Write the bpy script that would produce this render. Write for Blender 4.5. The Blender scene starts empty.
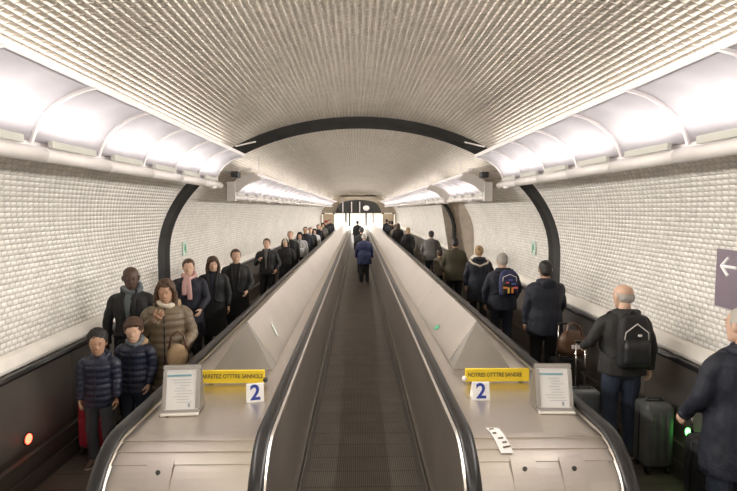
import bpy, bmesh, math, random
from mathutils import Vector, Matrix, Euler
random.seed(7)
PI = math.pi
S = bpy.context.scene
COL = S.collection

# ------------------------------------------------------------------ camera, world, lights, exposure
cam_d = bpy.data.cameras.new('camera'); cam = bpy.data.objects.new('camera', cam_d); COL.objects.link(cam)
cam.location = (-0.04, 0.0, 2.4)
cam.rotation_euler = (math.radians(90 - 4.02), 0, math.radians(-1.157))
cam_d.sensor_width = 36; cam_d.lens = 520 / 737 * 36; cam_d.clip_start = .05; cam_d.clip_end = 200
S.camera = cam
w = bpy.data.worlds.new('world'); S.world = w; w.use_nodes = True
w.node_tree.nodes['Background'].inputs[0].default_value = (1.0, .93, .84, 1)
w.node_tree.nodes['Background'].inputs[1].default_value = .25
S.view_settings.view_transform = 'Standard'; S.view_settings.look = 'None'
S.view_settings.exposure = -0.35; S.view_settings.gamma = 1.0
S.cycles.max_bounces = 8; S.cycles.diffuse_bounces = 5; S.cycles.glossy_bounces = 4
S.cycles.sample_clamp_indirect = 6.0
try: S.cycles.use_denoising = True
except Exception: pass

def area(name, loc, direc, sx, sy, power, col=(1, .95, .885), spread=180):
    l = bpy.data.lights.new(name, 'AREA'); l.shape = 'RECTANGLE'; l.size = sx; l.size_y = sy
    l.energy = power; l.color = col; l.spread = math.radians(spread)
    o = bpy.data.objects.new(name, l); COL.objects.link(o); o.location = loc
    z = -Vector(direc).normalized(); y = Vector((0, 1, 0)); y = (y - z * y.dot(z)).normalized(); x = y.cross(z)
    o.rotation_euler = Matrix((x, y, z)).transposed().to_euler()
    return o

# vault numbers
WX = 3.05                      # half width of the tunnel
RY0, RY1 = 7.95, 8.35          # dark joint ring between the two vault sections
YB, YE = -4.0, 42.0
V1 = (3.09, 2.12, 1.67); V2 = (WX, 2.0, 1.67)
VN = (3.25, 0)
# fluorescent battens: (section start, end, lamp x, lamp z)
F1 = dict(xu=1.73, zu=3.19, xl=2.16, zl=2.84, zt=2.757)
F2 = dict(xu=1.72, zu=2.97, xl=2.16, zl=2.66, zt=2.595)
P_TROUGH = 8.0; P_UP = 8.0; P_FACE = 70.0
RUNS = [(-1, -2.71, 7.85, F1), (1, -2.71, 7.85, F1), (-1, 8.75, 41.6, F2), (1, 8.75, 12.3, F2), (1, 12.9, 41.6, F2)]
for s, a, b, F in RUNS:
    n = max(1, round((b - a) / 3.5)); L = (b - a) / n
    for k in range(n):
        yc = a + (k + .5) * L
        o = area('trough_lamp', (s * 2.03, yc, F['zl'] + .015), (-s * .10, 0, 1), .06, L - .1, P_TROUGH * L / 3.5, spread=150)
        o = area('wall_fill_lamp', (s * 2.05, yc, F['zl'] + .04), (-s * .97, 0, -.16), .05, L - .1, P_FACE * L / 3.5, spread=115)  # added fill light to brighten the walls, not a lamp of the fixture
        o = area('ceiling_fill_lamp', (s * 2.02, yc, F['zu'] - .03), (-s * .8, 0, .75), .05, L - .1, P_UP * L / 3.5, spread=170)  # added uplight to brighten the ceiling beside the canopy edge
area('hall_lamp', (0, 47.6, 2.9), (0, -.15, -1), 5.0, 5.0, 1400, (1, .96, .90))
area('entrance_hall_lamp', (0, -1.9, 3.5), (0, .35, -1), 2.6, 1.6, 55, (1, .95, .88))

# ------------------------------------------------------------------ materials
MAT = {}
def mat(name, col, rough=.6, metal=0.0, bump=0.0, bscale=60.0, var=0.0, emit=None, estr=0.0, coat=0.0, alpha=None, spec=None):
    if name in MAT: return MAT[name]
    m = bpy.data.materials.new(name); m.use_nodes = True; nt = m.node_tree; N = nt.nodes; Lk = nt.links
    b = N['Principled BSDF']
    b.inputs['Base Color'].default_value = (*col, 1); b.inputs['Roughness'].default_value = rough
    b.inputs['Metallic'].default_value = metal
    if spec is not None: b.inputs['Specular IOR Level'].default_value = spec
    if coat: b.inputs['Coat Weight'].default_value = coat
    if emit: b.inputs['Emission Color'].default_value = (*emit, 1); b.inputs['Emission Strength'].default_value = estr
    tc = N.new('ShaderNodeTexCoord')
    nz = N.new('ShaderNodeTexNoise'); nz.inputs['Scale'].default_value = bscale; nz.inputs['Detail'].default_value = 3
    Lk.new(tc.outputs['Object'], nz.inputs['Vector'])
    if bump:
        bp = N.new('ShaderNodeBump'); bp.inputs['Strength'].default_value = bump; bp.inputs['Distance'].default_value = .01
        Lk.new(nz.outputs['Fac'], bp.inputs['Height']); Lk.new(bp.outputs['Normal'], b.inputs['Normal'])
    v = var if var else .04
    n2 = N.new('ShaderNodeTexNoise'); n2.inputs['Scale'].default_value = 6; n2.inputs['Detail'].default_value = 4
    Lk.new(tc.outputs['Object'], n2.inputs['Vector'])
    mr = N.new('ShaderNodeMapRange'); mr.inputs['From Min'].default_value = .3; mr.inputs['From Max'].default_value = .7
    mr.inputs['To Min'].default_value = 1 - v * 1.5; mr.inputs['To Max'].default_value = 1 + v
    Lk.new(n2.outputs['Fac'], mr.inputs['Value'])
    mx = N.new('ShaderNodeVectorMath'); mx.operation = 'SCALE'; mx.inputs[0].default_value = col
    Lk.new(mr.outputs['Result'], mx.inputs['Scale']); Lk.new(mx.outputs['Vector'], b.inputs['Base Color'])
    MAT[name] = m; return m

def mnode(nt, op, a=None, b=None, c=None):
    n = nt.nodes.new('ShaderNodeMath'); n.operation = op
    for i, v in enumerate((a, b, c)):
        if v is None: continue
        if isinstance(v, (int, float)): n.inputs[i].default_value = v
        else: nt.links.new(v, n.inputs[i])
    return n.outputs[0]

def woven(name, tile, grout, metal, rough, pu=.075, pv=.05, dist=.014, strength=.75, eu=2.6):
    """embossed woven metal cladding: UV in metres, u along the tunnel, v around the vault"""
    m = bpy.data.materials.new(name); m.use_nodes = True; nt = m.node_tree; b = nt.nodes['Principled BSDF']
    uv = nt.nodes.new('ShaderNodeUVMap'); uv.uv_map = 'UVMap'
    sp = nt.nodes.new('ShaderNodeSeparateXYZ'); nt.links.new(uv.outputs[0], sp.inputs[0])
    v = mnode(nt, 'DIVIDE', sp.outputs[1], pv); row = mnode(nt, 'FLOOR', v); fv = mnode(nt, 'FRACT', v)
    u0 = mnode(nt, 'DIVIDE', sp.outputs[0], pu)
    u = mnode(nt, 'ADD', u0, mnode(nt, 'MULTIPLY', mnode(nt, 'MODULO', row, 2.0), .5))
    cu = mnode(nt, 'FLOOR', u); fu = mnode(nt, 'FRACT', u)
    def pil(f, e):
        return mnode(nt, 'SUBTRACT', 1.0, mnode(nt, 'POWER', mnode(nt, 'ABSOLUTE', mnode(nt, 'MULTIPLY_ADD', f, 2.0, -1.0)), e))
    hgt = mnode(nt, 'MULTIPLY', pil(fu, eu), pil(fv, 2.2))
    # each strap dives under its neighbour: tilt along u
    hgt2 = mnode(nt, 'ADD', hgt, mnode(nt, 'MULTIPLY', fu, .35))
    bp = nt.nodes.new('ShaderNodeBump'); bp.inputs['Strength'].default_value = strength; bp.inputs['Distance'].default_value = dist
    nt.links.new(hgt2, bp.inputs['Height']); nt.links.new(bp.outputs[0], b.inputs['Normal'])
    cb = nt.nodes.new('ShaderNodeCombineXYZ'); nt.links.new(cu, cb.inputs[0]); nt.links.new(row, cb.inputs[1])
    wn = nt.nodes.new('ShaderNodeTexWhiteNoise'); nt.links.new(cb.outputs[0], wn.inputs['Vector'])
    # broad dirt
    nz = nt.nodes.new('ShaderNodeTexNoise'); nz.inputs['Scale'].default_value = .9; nz.inputs['Detail'].default_value = 3
    nt.links.new(uv.outputs[0], nz.inputs['Vector'])
    f = mnode(nt, 'MULTIPLY', mnode(nt, 'MULTIPLY_ADD', wn.outputs['Value'], .16, .88), mnode(nt, 'MULTIPLY_ADD', nz.outputs['Fac'], .3, .83))
    mask = mnode(nt, 'MINIMUM', mnode(nt, 'MULTIPLY', hgt, 2.4), 1.0)
    mx = nt.nodes.new('ShaderNodeMix'); mx.data_type = 'RGBA'
    mx.inputs['A'].default_value = (*grout, 1); mx.inputs['B'].default_value = (*tile, 1); nt.links.new(mask, mx.inputs['Factor'])
    sc = nt.nodes.new('ShaderNodeVectorMath'); sc.operation = 'SCALE'; nt.links.new(mx.outputs['Result'], sc.inputs[0]); nt.links.new(f, sc.inputs['Scale'])
    nt.links.new(sc.outputs[0], b.inputs['Base Color'])
    b.inputs['Metallic'].default_value = metal; b.inputs['Roughness'].default_value = rough
    return m

def belt_mat():
    m = bpy.data.materials.new('pallet_metal'); m.use_nodes = True; nt = m.node_tree; b = nt.nodes['Principled BSDF']
    tc = nt.nodes.new('ShaderNodeTexCoord'); sp = nt.nodes.new('ShaderNodeSeparateXYZ'); nt.links.new(tc.outputs['Object'], sp.inputs[0])
    fx = mnode(nt, 'FRACT', mnode(nt, 'DIVIDE', sp.outputs[0], .018)); fy = mnode(nt, 'FRACT', mnode(nt, 'DIVIDE', sp.outputs[1], .27))
    gx = mnode(nt, 'GREATER_THAN', fx, .45); gy = mnode(nt, 'GREATER_THAN', fy, .05)
    k = mnode(nt, 'MULTIPLY_ADD', mnode(nt, 'MULTIPLY', gx, gy), .6, .4)
    nz = nt.nodes.new('ShaderNodeTexNoise'); nz.inputs['Scale'].default_value = 3.0; nz.inputs['Detail'].default_value = 5
    nt.links.new(tc.outputs['Object'], nz.inputs['Vector'])
    k2 = mnode(nt, 'MULTIPLY', k, mnode(nt, 'MULTIPLY_ADD', nz.outputs['Fac'], .8, .6))
    sc = nt.nodes.new('ShaderNodeVectorMath'); sc.operation = 'SCALE'; sc.inputs[0].default_value = (.14, .12, .102); nt.links.new(k2, sc.inputs['Scale'])
    nt.links.new(sc.outputs[0], b.inputs['Base Color']); b.inputs['Metallic'].default_value = .35; b.inputs['Roughness'].default_value = .55
    return m

def brushed(name, col, rough=.3, stretch=(40, 1.5, 40), amp=.25, metal=1.0, dirt=.12):
    m = bpy.data.materials.new(name); m.use_nodes = True; nt = m.node_tree; b = nt.nodes['Principled BSDF']
    tc = nt.nodes.new('ShaderNodeTexCoord'); mp = nt.nodes.new('ShaderNodeMapping'); mp.inputs['Scale'].default_value = stretch
    nt.links.new(tc.outputs['Object'], mp.inputs['Vector'])
    nz = nt.nodes.new('ShaderNodeTexNoise'); nz.inputs['Scale'].default_value = 3; nz.inputs['Detail'].default_value = 5
    nt.links.new(mp.outputs[0], nz.inputs['Vector'])
    n2 = nt.nodes.new('ShaderNodeTexNoise'); n2.inputs['Scale'].default_value = 2.2; n2.inputs['Detail'].default_value = 6
    nt.links.new(tc.outputs['Object'], n2.inputs['Vector'])
    r = mnode(nt, 'MULTIPLY_ADD', nz.outputs['Fac'], amp, rough - amp * .5)
    r2 = mnode(nt, 'ADD', r, mnode(nt, 'MULTIPLY', n2.outputs['Fac'], .12)); nt.links.new(r2, b.inputs['Roughness'])
    f = mnode(nt, 'MULTIPLY_ADD', n2.outputs['Fac'], dirt * 2, 1 - dirt)
    sc = nt.nodes.new('ShaderNodeVectorMath'); sc.operation = 'SCALE'; sc.inputs[0].default_value = col; nt.links.new(f, sc.inputs['Scale'])
    nt.links.new(sc.outputs[0], b.inputs['Base Color']); b.inputs['Metallic'].default_value = metal
    MAT[name] = m; return m

M_WALL = woven('woven_wall_cladding', (.90, .87, .82), (.64, .60, .55), .12, .40)
M_CEIL = woven('woven_ceiling_cladding', (.80, .735, .64), (.36, .32, .27), .85, .34, eu=7.0)
M_BELT = belt_mat()
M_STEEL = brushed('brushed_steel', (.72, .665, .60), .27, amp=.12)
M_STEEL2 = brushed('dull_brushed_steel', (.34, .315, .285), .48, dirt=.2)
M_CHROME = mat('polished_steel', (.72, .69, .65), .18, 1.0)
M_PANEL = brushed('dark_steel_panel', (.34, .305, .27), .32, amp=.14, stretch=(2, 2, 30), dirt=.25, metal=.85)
M_SIDE = brushed('dark_steel_skirt', (.20, .18, .16), .42, stretch=(2, 2, 30), dirt=.2, metal=.8)  # darker steel of the skirts and plinths
M_RUBBER = mat('black_rubber', (.016, .015, .015), .30)
M_RING = mat('charcoal_joint', (.028, .027, .026), .6, .2, var=.2)
M_WHITE = mat('white_enamel', (.86, .82, .82), .35)
M_CANOPY = mat('white_canopy_plastic', (.60, .575, .62), .42)
M_TROUGH = mat('grey_white_enamel', (.70, .66, .64), .4)
M_DIFF = mat('frosted_grey_diffuser', (.40, .39, .34), .4, emit=(1, .97, .9), estr=.15)
M_TRIM = mat('cream_ledge', (.78, .74, .68), .45)
M_DARK = mat('dark_grey_metal', (.06, .058, .055), .5, .4)
M_BLACK = mat('black_plastic', (.012, .012, .012), .45)

# ------------------------------------------------------------------ mesh helpers
def obj(name, bm, m, parent=None, smooth=False, label=None):
    if isinstance(bm, bpy.types.Mesh): me = bm
    else:
        bmesh.ops.recalc_face_normals(bm, faces=bm.faces)
        me = bpy.data.meshes.new(name); bm.to_mesh(me); bm.free()
    if m is not None:
        if not isinstance(m, (list, tuple)): m = [m]
        me.materials.clear()
        for x in m: me.materials.append(x)
    if smooth:
        for p in me.polygons: p.use_smooth = True
    o = bpy.data.objects.new(name, me); COL.objects.link(o)
    if parent is not None: o.parent = parent
    if label: o['label'] = label
    return o
def thing(name, label, cat, loc=(0, 0, 0), rz=0, group=None, scale=1.0):
    o = bpy.data.objects.new(name, None); COL.objects.link(o); o.location = loc; o.rotation_euler = (0, 0, rz)
    o.scale = (scale,) * 3; o.empty_display_size = .1
    o['label'] = label; o['category'] = cat
    if group: o['group'] = group
    return o
def tag(o, label, cat, group=None):
    o['label'] = label; o['category'] = cat
    if group: o['group'] = group
    return o
def struct(name, bm, m, smooth=False):
    o = obj(name, bm, m, None, smooth); o['kind'] = 'structure'; return o
def NB(): return bmesh.new()
def box(bm, c, s, rot=None, bev=0.0, seg=2, mi=0):
    r = bmesh.ops.create_cube(bm, size=1.0); vs = r['verts']
    M = Matrix.Translation(c) @ (rot.to_4x4() if rot is not None else Matrix.Identity(4)) @ Matrix.Diagonal((*s, 1))
    bmesh.ops.transform(bm, matrix=M, verts=vs)
    fs = list({f for v in vs for f in v.link_faces})
    for f in fs: f.material_index = mi
    if bev:
        es = list({e for f in fs for e in f.edges})
        r = bmesh.ops.bevel(bm, geom=es, offset=bev, segments=seg, affect='EDGES', profile=.5)
        for f in r['faces']: f.material_index = mi
    return vs
def rotE(x=0, y=0, z=0): return Euler((x, y, z)).to_matrix()
def frame_of(d):
    d = d.normalized(); a = Vector((0, 0, 1)) if abs(d.z) < .9 else Vector((0, 1, 0))
    s = d.cross(a).normalized(); return s, d.cross(s).normalized()
def interp(pts, rad, step):
    """resample a polyline with smooth (catmull) interpolation"""
    P = [Vector(p) for p in pts]; out = []; ro = []
    for i in range(len(P) - 1):
        p0 = P[max(i - 1, 0)]; p1 = P[i]; p2 = P[i + 1]; p3 = P[min(i + 2, len(P) - 1)]
        n = max(1, int((p2 - p1).length / step))
        for k in range(n):
            t = k / n
            out.append(.5 * (2 * p1 + (p2 - p0) * t + (2 * p0 - 5 * p1 + 4 * p2 - p3) * t * t + (3 * p1 - p0 - 3 * p2 + p3) * t ** 3))
            ro.append(rad[i] * (1 - t) + rad[i + 1] * t)
    out.append(P[-1]); ro.append(rad[-1]); return out, ro
def tube(bm, pts, rad, seg=10, flat=1.0, up=None, mi=0, cap=True, closed=False):
    """loft round a polyline; flat scales the second axis"""
    P = [Vector(p) for p in pts]
    if isinstance(rad, (int, float)): rad = [rad] * len(P)
    rings = []; s0 = None
    for i, p in enumerate(P):
        if closed: d = P[(i + 1) % len(P)] - P[i - 1]
        else: d = P[min(i + 1, len(P) - 1)] - P[max(i - 1, 0)]
        if d.length < 1e-7: d = Vector((0, 0, 1))
        d.normalize()
        if s0 is None:
            s0 = Vector(up) if up is not None else frame_of(d)[0]
        s = (s0 - d * s0.dot(d))
        s = s.normalized() if s.length > 1e-4 else frame_of(d)[0]
        s0 = s; t = d.cross(s)
        rings.append([bm.verts.new(p + (s * math.cos(a) + t * math.sin(a) * flat) * rad[i]) for a in [2 * PI * k / seg for k in range(seg)]])
    n = len(rings)
    for i in range(n if closed else n - 1):
        A, B = rings[i], rings[(i + 1) % n]
        for k in range(seg):
            f = bm.faces.new((A[k], A[(k + 1) % seg], B[(k + 1) % seg], B[k])); f.material_index = mi
    if cap and not closed:
        for R_ in (rings[0][::-1], rings[-1]):
            f = bm.faces.new(R_); f.material_index = mi
    return rings
def ell(bm, c, r, rot=None, u=14, v=10, mi=0):
    q = bmesh.ops.create_uvsphere(bm, u_segments=u, v_segments=v, radius=1.0)
    M = Matrix.Translation(c) @ (rot.to_4x4() if rot is not None else Matrix.Identity(4)) @ Matrix.Diagonal((*r, 1))
    bmesh.ops.transform(bm, matrix=M, verts=q['verts'])
    for f in {f for vv in q['verts'] for f in vv.link_faces}: f.material_index = mi
def extrude_y(bm, prof, y0, y1, close=True, mi=0):
    """closed (x,z) outline swept from y0 to y1"""
    A = [bm.verts.new((x, y0, z)) for x, z in prof]; B = [bm.verts.new((x, y1, z)) for x, z in prof]; n = len(prof)
    for i in range(n if close else n - 1):
        f = bm.faces.new((A[i], A[(i + 1) % n], B[(i + 1) % n], B[i])); f.material_index = mi
    if close:
        bm.faces.new(A[::-1]).material_index = mi; bm.faces.new(B).material_index = mi
def ring_loft(bm, rings, seg=20, power=2.0, mi=0):
    """rings: (z, cx, cy, hw, hd); superellipse sections"""
    R_ = []
    for z, cx, cy, hw, hd in rings:
        L = []
        for k in range(seg):
            a = 2 * PI * k / seg; c, s = math.cos(a), math.sin(a)
            L.append(bm.verts.new((cx + hw * math.copysign(abs(c) ** (2 / power), c), cy + hd * math.copysign(abs(s) ** (2 / power), s), z)))
        R_.append(L)
    for A, B in zip(R_, R_[1:]):
        for k in range(seg): bm.faces.new((A[k], A[(k + 1) % seg], B[(k + 1) % seg], B[k])).material_index = mi
    bm.faces.new(R_[0][::-1]); bm.faces.new(R_[-1])
def remesh(bm, voxel, smooth_it=2):
    bmesh.ops.recalc_face_normals(bm, faces=bm.faces)
    me = bpy.data.meshes.new('tmp'); bm.to_mesh(me); bm.free()
    o = bpy.data.objects.new('tmp', me); COL.objects.link(o)
    r = o.modifiers.new('r', 'REMESH'); r.mode = 'VOXEL'; r.voxel_size = voxel; r.use_smooth_shade = True
    if smooth_it:
        s = o.modifiers.new('s', 'SMOOTH'); s.factor = .5; s.iterations = smooth_it
    dg = bpy.context.evaluated_depsgraph_get()
    out = bpy.data.meshes.new_from_object(o.evaluated_get(dg))
    bpy.data.objects.remove(o); bpy.data.meshes.remove(me)
    return out
def text_obj(name, s, size, m, parent, M, depth=.001, bold=0.0):
    c = bpy.data.curves.new('txt', 'FONT'); c.body = s; c.size = size; c.extrude = depth; c.offset = bold
    c.align_x = 'CENTER'; c.align_y = 'CENTER'
    o = bpy.data.objects.new('txt', c); COL.objects.link(o)
    dg = bpy.context.evaluated_depsgraph_get(); me = bpy.data.meshes.new_from_object(o.evaluated_get(dg))
    bpy.data.objects.remove(o)
    me.transform(M)
    return obj(name, me, m, parent)

# ------------------------------------------------------------------ the shell
def vprof(V, n0=6, n=48):
    a, b, zc = V
    P = [(-a, zc * k / n0) for k in range(n0)]
    P += [(-a * math.cos(PI * k / n), zc + b * math.sin(PI * k / n)) for k in range(n + 1)]
    P += [(a, zc * (n0 - 1 - k) / n0) for k in range(n0)]
    return P
def vault_part(name, V, y0, y1, zcut, which, m, ys=None):
    P = vprof(V); L = [0.0]
    for p, q in zip(P, P[1:]): L.append(L[-1] + math.hypot(q[0] - p[0], q[1] - p[1]))
    mid = L[-1] / 2
    idx = [i for i, p in enumerate(P)]
    lo = max(i for i in idx[:len(P) // 2] if P[i][1] <= zcut); hi = len(P) - 1 - lo
    rng = {'left': range(0, lo + 1), 'ceil': range(lo, hi + 1), 'right': range(hi, len(P))}[which]
    bm = NB(); uvl = bm.loops.layers.uv.new('UVMap')
    YS = ys or [y0, y1]
    rows = [[bm.verts.new((P[i][0], y, P[i][1])) for i in rng] for y in YS]
    for j in range(len(YS) - 1):
        for k in range(len(rng) - 1):
            f = bm.faces.new((rows[j][k], rows[j][k + 1], rows[j + 1][k + 1], rows[j + 1][k])); f.smooth = True
            i = rng[k]
            for lp, (yy, ii) in zip(f.loops, ((YS[j], i), (YS[j], i + 1), (YS[j + 1], i + 1), (YS[j + 1], i))):
                lp[uvl].uv = (yy, L[ii] - mid + 50)
    # faces must look inward
    me = bpy.data.meshes.new(name); bm.to_mesh(me); bm.free(); me.flip_normals()
    return struct(name, me, m)
NICHE = (13.8, 16.5)
for V, y0, y1 in ((V1, YB, RY0), (V2, RY1, YE)):
    vault_part('ceiling', V, y0, y1, 2.85, 'ceil', M_CEIL)
    vault_part('wall_left', V, y0, y1, 2.85, 'left', M_WALL)
    if y0 < 0: vault_part('wall_right', V, y0, y1, 2.85, 'right', M_WALL)
    else:
        vault_part('wall_right', V, y0, NICHE[0], 2.85, 'right', M_WALL)
        vault_part('wall_right', V, NICHE[1], y1, 2.85, 'right', M_WALL)
# niche in the right wall
bm = NB()
n0, n1 = NICHE
xb = WX + .7
for quad in (((WX - .02, n0, 0), (xb, n0, 0), (xb, n0, 2.85), (WX - .5, n0, 2.85)), ((xb, n0, 0), (xb, n1, 0), (xb, n1, 2.85), (xb, n0, 2.85)),
             ((WX - .02, n1, 0), (xb, n1, 0), (xb, n1, 2.85), (WX - .5, n1, 2.85)), ((WX - .5, n0, 2.85), (xb, n0, 2.85), (xb, n1, 2.85), (WX - .5, n1, 2.85))):
    bm.faces.new([bm.verts.new(q) for q in quad])
struct('wall_recess', bm, mat('beige_grey_plaster', (.50, .44, .37), .8, var=.1))
bm = NB()   # dark jamb of the recess, following the vault
a, b, zc = V2
jp = [(WX - .03, 0), (WX - .03, zc)] + [((a - .03) * math.cos(t), zc + (b - .03) * math.sin(t)) for t in [.1 * k for k in range(1, 7)]]
tube(bm, [(x, n1 - .05, z) for x, z in jp], .06, 6)
struct('trim_3', bm, M_RING, True)
# dark joint ring
bm = NB()
PA, PB = vprof(V1), vprof(V2)
prev = None
loops = []
for P, y, dx in ((PA, RY0, 0), (PA, RY0 + .03, .10), (PB, RY1 - .05, .06), (PB, RY1, 0)):
    row = []
    for x, z in P:
        r = Vector((x, 0, max(z - 1.67, 0))); r = r.normalized() * dx if r.length else r
        row.append(bm.verts.new((x + r.x, y, z + r.z)))
    loops.append(row)
for A, B in zip(loops, loops[1:]):
    for k in range(len(A) - 1): bm.faces.new((A[k], A[k + 1], B[k + 1], B[k]))
struct('trim_1', bm, M_RING)
# floor under everything
bm = NB(); box(bm, (0, (YB + 52) / 2, -.12), (8.4, 52 - YB, .2)); struct('floor', bm, mat('dark_floor', (.07, .06, .052), .7, var=.2))
bm = NB(); box(bm, (0, YB - .05, 2), (7, .1, 4.4)); struct('wall_back', bm, mat('hall_plaster', (.75, .71, .66), .8))
# ledges over the wall balustrades
for s, nm in ((-1, 'baseboard_left'), (1, 'baseboard_right')):
    bm = NB(); extrude_y(bm, [(s * 3.04, 1.06), (s * 2.95, 1.04), (s * 2.94, 1.07), (s * 2.985, 1.15), (s * 3.04, 1.17)], YB, YE)
    struct(nm, bm, M_TRIM)

# far portal and the hall beyond
bm = NB()
P = [p for p in vprof(V2) if p[1] >= 1.0]
M_PORT = mat('portal_cream', (.72, .60, .44), .7)
o_x = 2.15; zt = 2.08
def cap_poly(bm, pts, y): bm.faces.new([bm.verts.new((x, y, z)) for x, z in pts])
arc = [p for p in vprof(V2) if p[1] > zt]
cap_poly(bm, [(-3.05, zt)] + arc + [(3.05, zt)], YE)
cap_poly(bm, [(-3.05, 0), (-3.05, zt), (-2.95, zt), (-2.95, 0)], YE); cap_poly(bm, [(3.05, 0), (3.05, zt), (2.95, zt), (2.95, 0)], YE)
struct('wall_end', bm, mat('end_wall_cream', (.52, .45, .36), .7))
bm = NB(); box(bm, (0, 51.9, 1.7), (8.4, .1, 3.6)); box(bm, (-4.1, 47, 1.7), (.1, 10, 3.6)); box(bm, (4.1, 47, 1.7), (.1, 10, 3.6)); struct('wall_hall', bm, mat('hall_white', (.92, .89, .84), .8))
bm = NB(); box(bm, (0, 47, 3.45), (8.4, 10, .1)); struct('ceiling_hall', bm, mat('hall_ceiling', (.8, .74, .66), .8))
t = thing('fascia_board', 'dark slatted sign board with pale dividers closing the far arch', 'sign', (0, YE - .1, 0))
bm = NB()
pts = [(-1.85, 2.06), (-1.75, 2.4), (-1.55, 2.75), (-1.2, 2.98), (-.6, 3.08), (0, 3.12), (.6, 3.08), (1.2, 2.98), (1.55, 2.75), (1.75, 2.4), (1.85, 2.06)]
A = [bm.verts.new((x, 0, z)) for x, z in pts]; B = [bm.verts.new((x, .08, z)) for x, z in pts]
bm.faces.new(A); bm.faces.new(B[::-1])
for k in range(len(A)): bm.faces.new((A[k], A[(k + 1) % len(A)], B[(k + 1) % len(A)], B[k]))
obj('board', bm, M_DARK, t)
for x in (-1.25, -.55, .1):
    bm = NB(); box(bm, (x, -.02, 2.55), (.07, .03, .85)); obj('divider', bm, M_WHITE, t)
for x in (-1.6, -.9, -.72, -.3, -.1, .5, 1.1, 1.4):
    bm = NB(); box(bm, (x, -.015, 2.5), (.03, .02, .75)); obj('slat', bm, M_BLACK, t)
bm = NB(); ell(bm, (.62, YE - .245, 2.48), (.26, .1, .2)); box(bm, (.62, YE - .20, 2.3), (.3, .12, .06))
tag(obj('round_mirror', bm, M_WHITE, None, True), 'white rounded mirror dome in front of the dark far sign board', 'mirror')
for x in (-1.02, -.72, .62, 1.2):
    bm = NB(); box(bm, (x, YE + .3, 1.03), (.12, .12, 2.06), bev=.01)
    tag(obj('portal_post', bm, M_DARK if abs(x) < 1.1 else M_WHITE), {-1.02: 'dark post left of the far exit doorway', -.72: 'slim dark post closest to the middle, left side of far exit', .62: 'dark post right of the centre at the far exit', 1.2: 'pale post furthest right in the far exit doorway'}[x], 'post')
for s, wd in ((-1, 'left'), (1, 'right')):
    t = thing('side_arch', 'tan side passage arch with dark hood at the far end of the %s lane' % wd, 'arch', (s * 2.42, YE + .3, 0))
    bm = NB(); box(bm, (0, 0, 1.0), (.9, .3, 2.0), bev=.02); obj('pier', bm, M_PORT, t)  # solid tan block stands in for a warm-lit side passage opening
    bm = NB(); tube(bm, [(-.5, -.05, 2.0), (-.35, -.05, 2.16), (0, -.05, 2.22), (.35, -.05, 2.16), (.5, -.05, 2.0)], .1, 8); obj('hood', bm, M_DARK, t, True)

# ------------------------------------------------------------------ moving walkways
def walkway(x, w, label, dirn):
    t = thing('moving_walkway', label, 'moving walkway', (x, 0, 0), group=None)
    bm = NB(); box(bm, (0, (1.6 + YE) / 2, -.005), (w, YE - 1.6, .03)); obj('pallet_belt', bm, M_BELT, t)
    for s in (-1, 1):
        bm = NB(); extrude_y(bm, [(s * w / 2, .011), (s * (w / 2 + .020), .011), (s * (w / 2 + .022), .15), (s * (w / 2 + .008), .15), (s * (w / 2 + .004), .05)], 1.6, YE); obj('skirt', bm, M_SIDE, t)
    bm = NB(); box(bm, (0, 1.35, .004), (w, .5, .03)); obj('comb_plate', bm, M_STEEL2, t)
walkway(0, 1.0, 'dark central moving walkway running between the two steel decks', 1)
walkway(-2.23, 1.15, 'left-hand moving walkway carrying the people who face us', -1)
walkway(2.23, 1.15, 'right-hand moving walkway carrying the people seen from behind', 1)

ARC_Y, ARC_Z = 3.20, .61
def rail_path(x, r, z0=.25):
    P = [(x, YE - .3, ARC_Z + r), (x, 12, ARC_Z + r), (x, 6, ARC_Z + r)]
    for k in range(13):
        a = PI / 2 * k / 12; P.append((x, ARC_Y - r * math.sin(a), ARC_Z + r * math.cos(a)))
    P.append((x, ARC_Y - r, z0)); return P
def sweep_prof(bm, path, prof, mi=0):
    """path in y,z plane with tangent frame; prof (side x, up n)"""
    rows = []
    for i, p in enumerate(path):
        p = Vector(p); d = (Vector(path[min(i + 1, len(path) - 1)]) - Vector(path[max(i - 1, 0)])).normalized()
        n = Vector((1, 0, 0)).cross(d); n = n if n.z > 0 or (abs(n.z) < 1e-4 and n.y < 0) else -n
        if n.y > .01: n = -n
        rows.append([bm.verts.new(p + Vector((a, 0, 0)) + n * c) for a, c in prof])
    m = len(prof)
    for A, B in zip(rows, rows[1:]):
        for k in range(m): bm.faces.new((A[k], A[(k + 1) % m], B[(k + 1) % m], B[k])).material_index = mi
    bm.faces.new(rows[0][::-1]); bm.faces.new(rows[-1])
M_YEL = mat('yellow_enamel', (.85, .62, .03), .5, var=.05)
M_INK = mat('dark_ink', (.10, .07, .03), .6); M_BLUE = mat('blue_ink', (.02, .04, .28), .5)
M_PAPER = mat('white_paper', (.80, .79, .77), .6); M_GREYTXT = mat('grey_print', (.33, .38, .42), .6); M_TEALTXT = mat('teal_print', (.22, .42, .46), .6)
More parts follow.
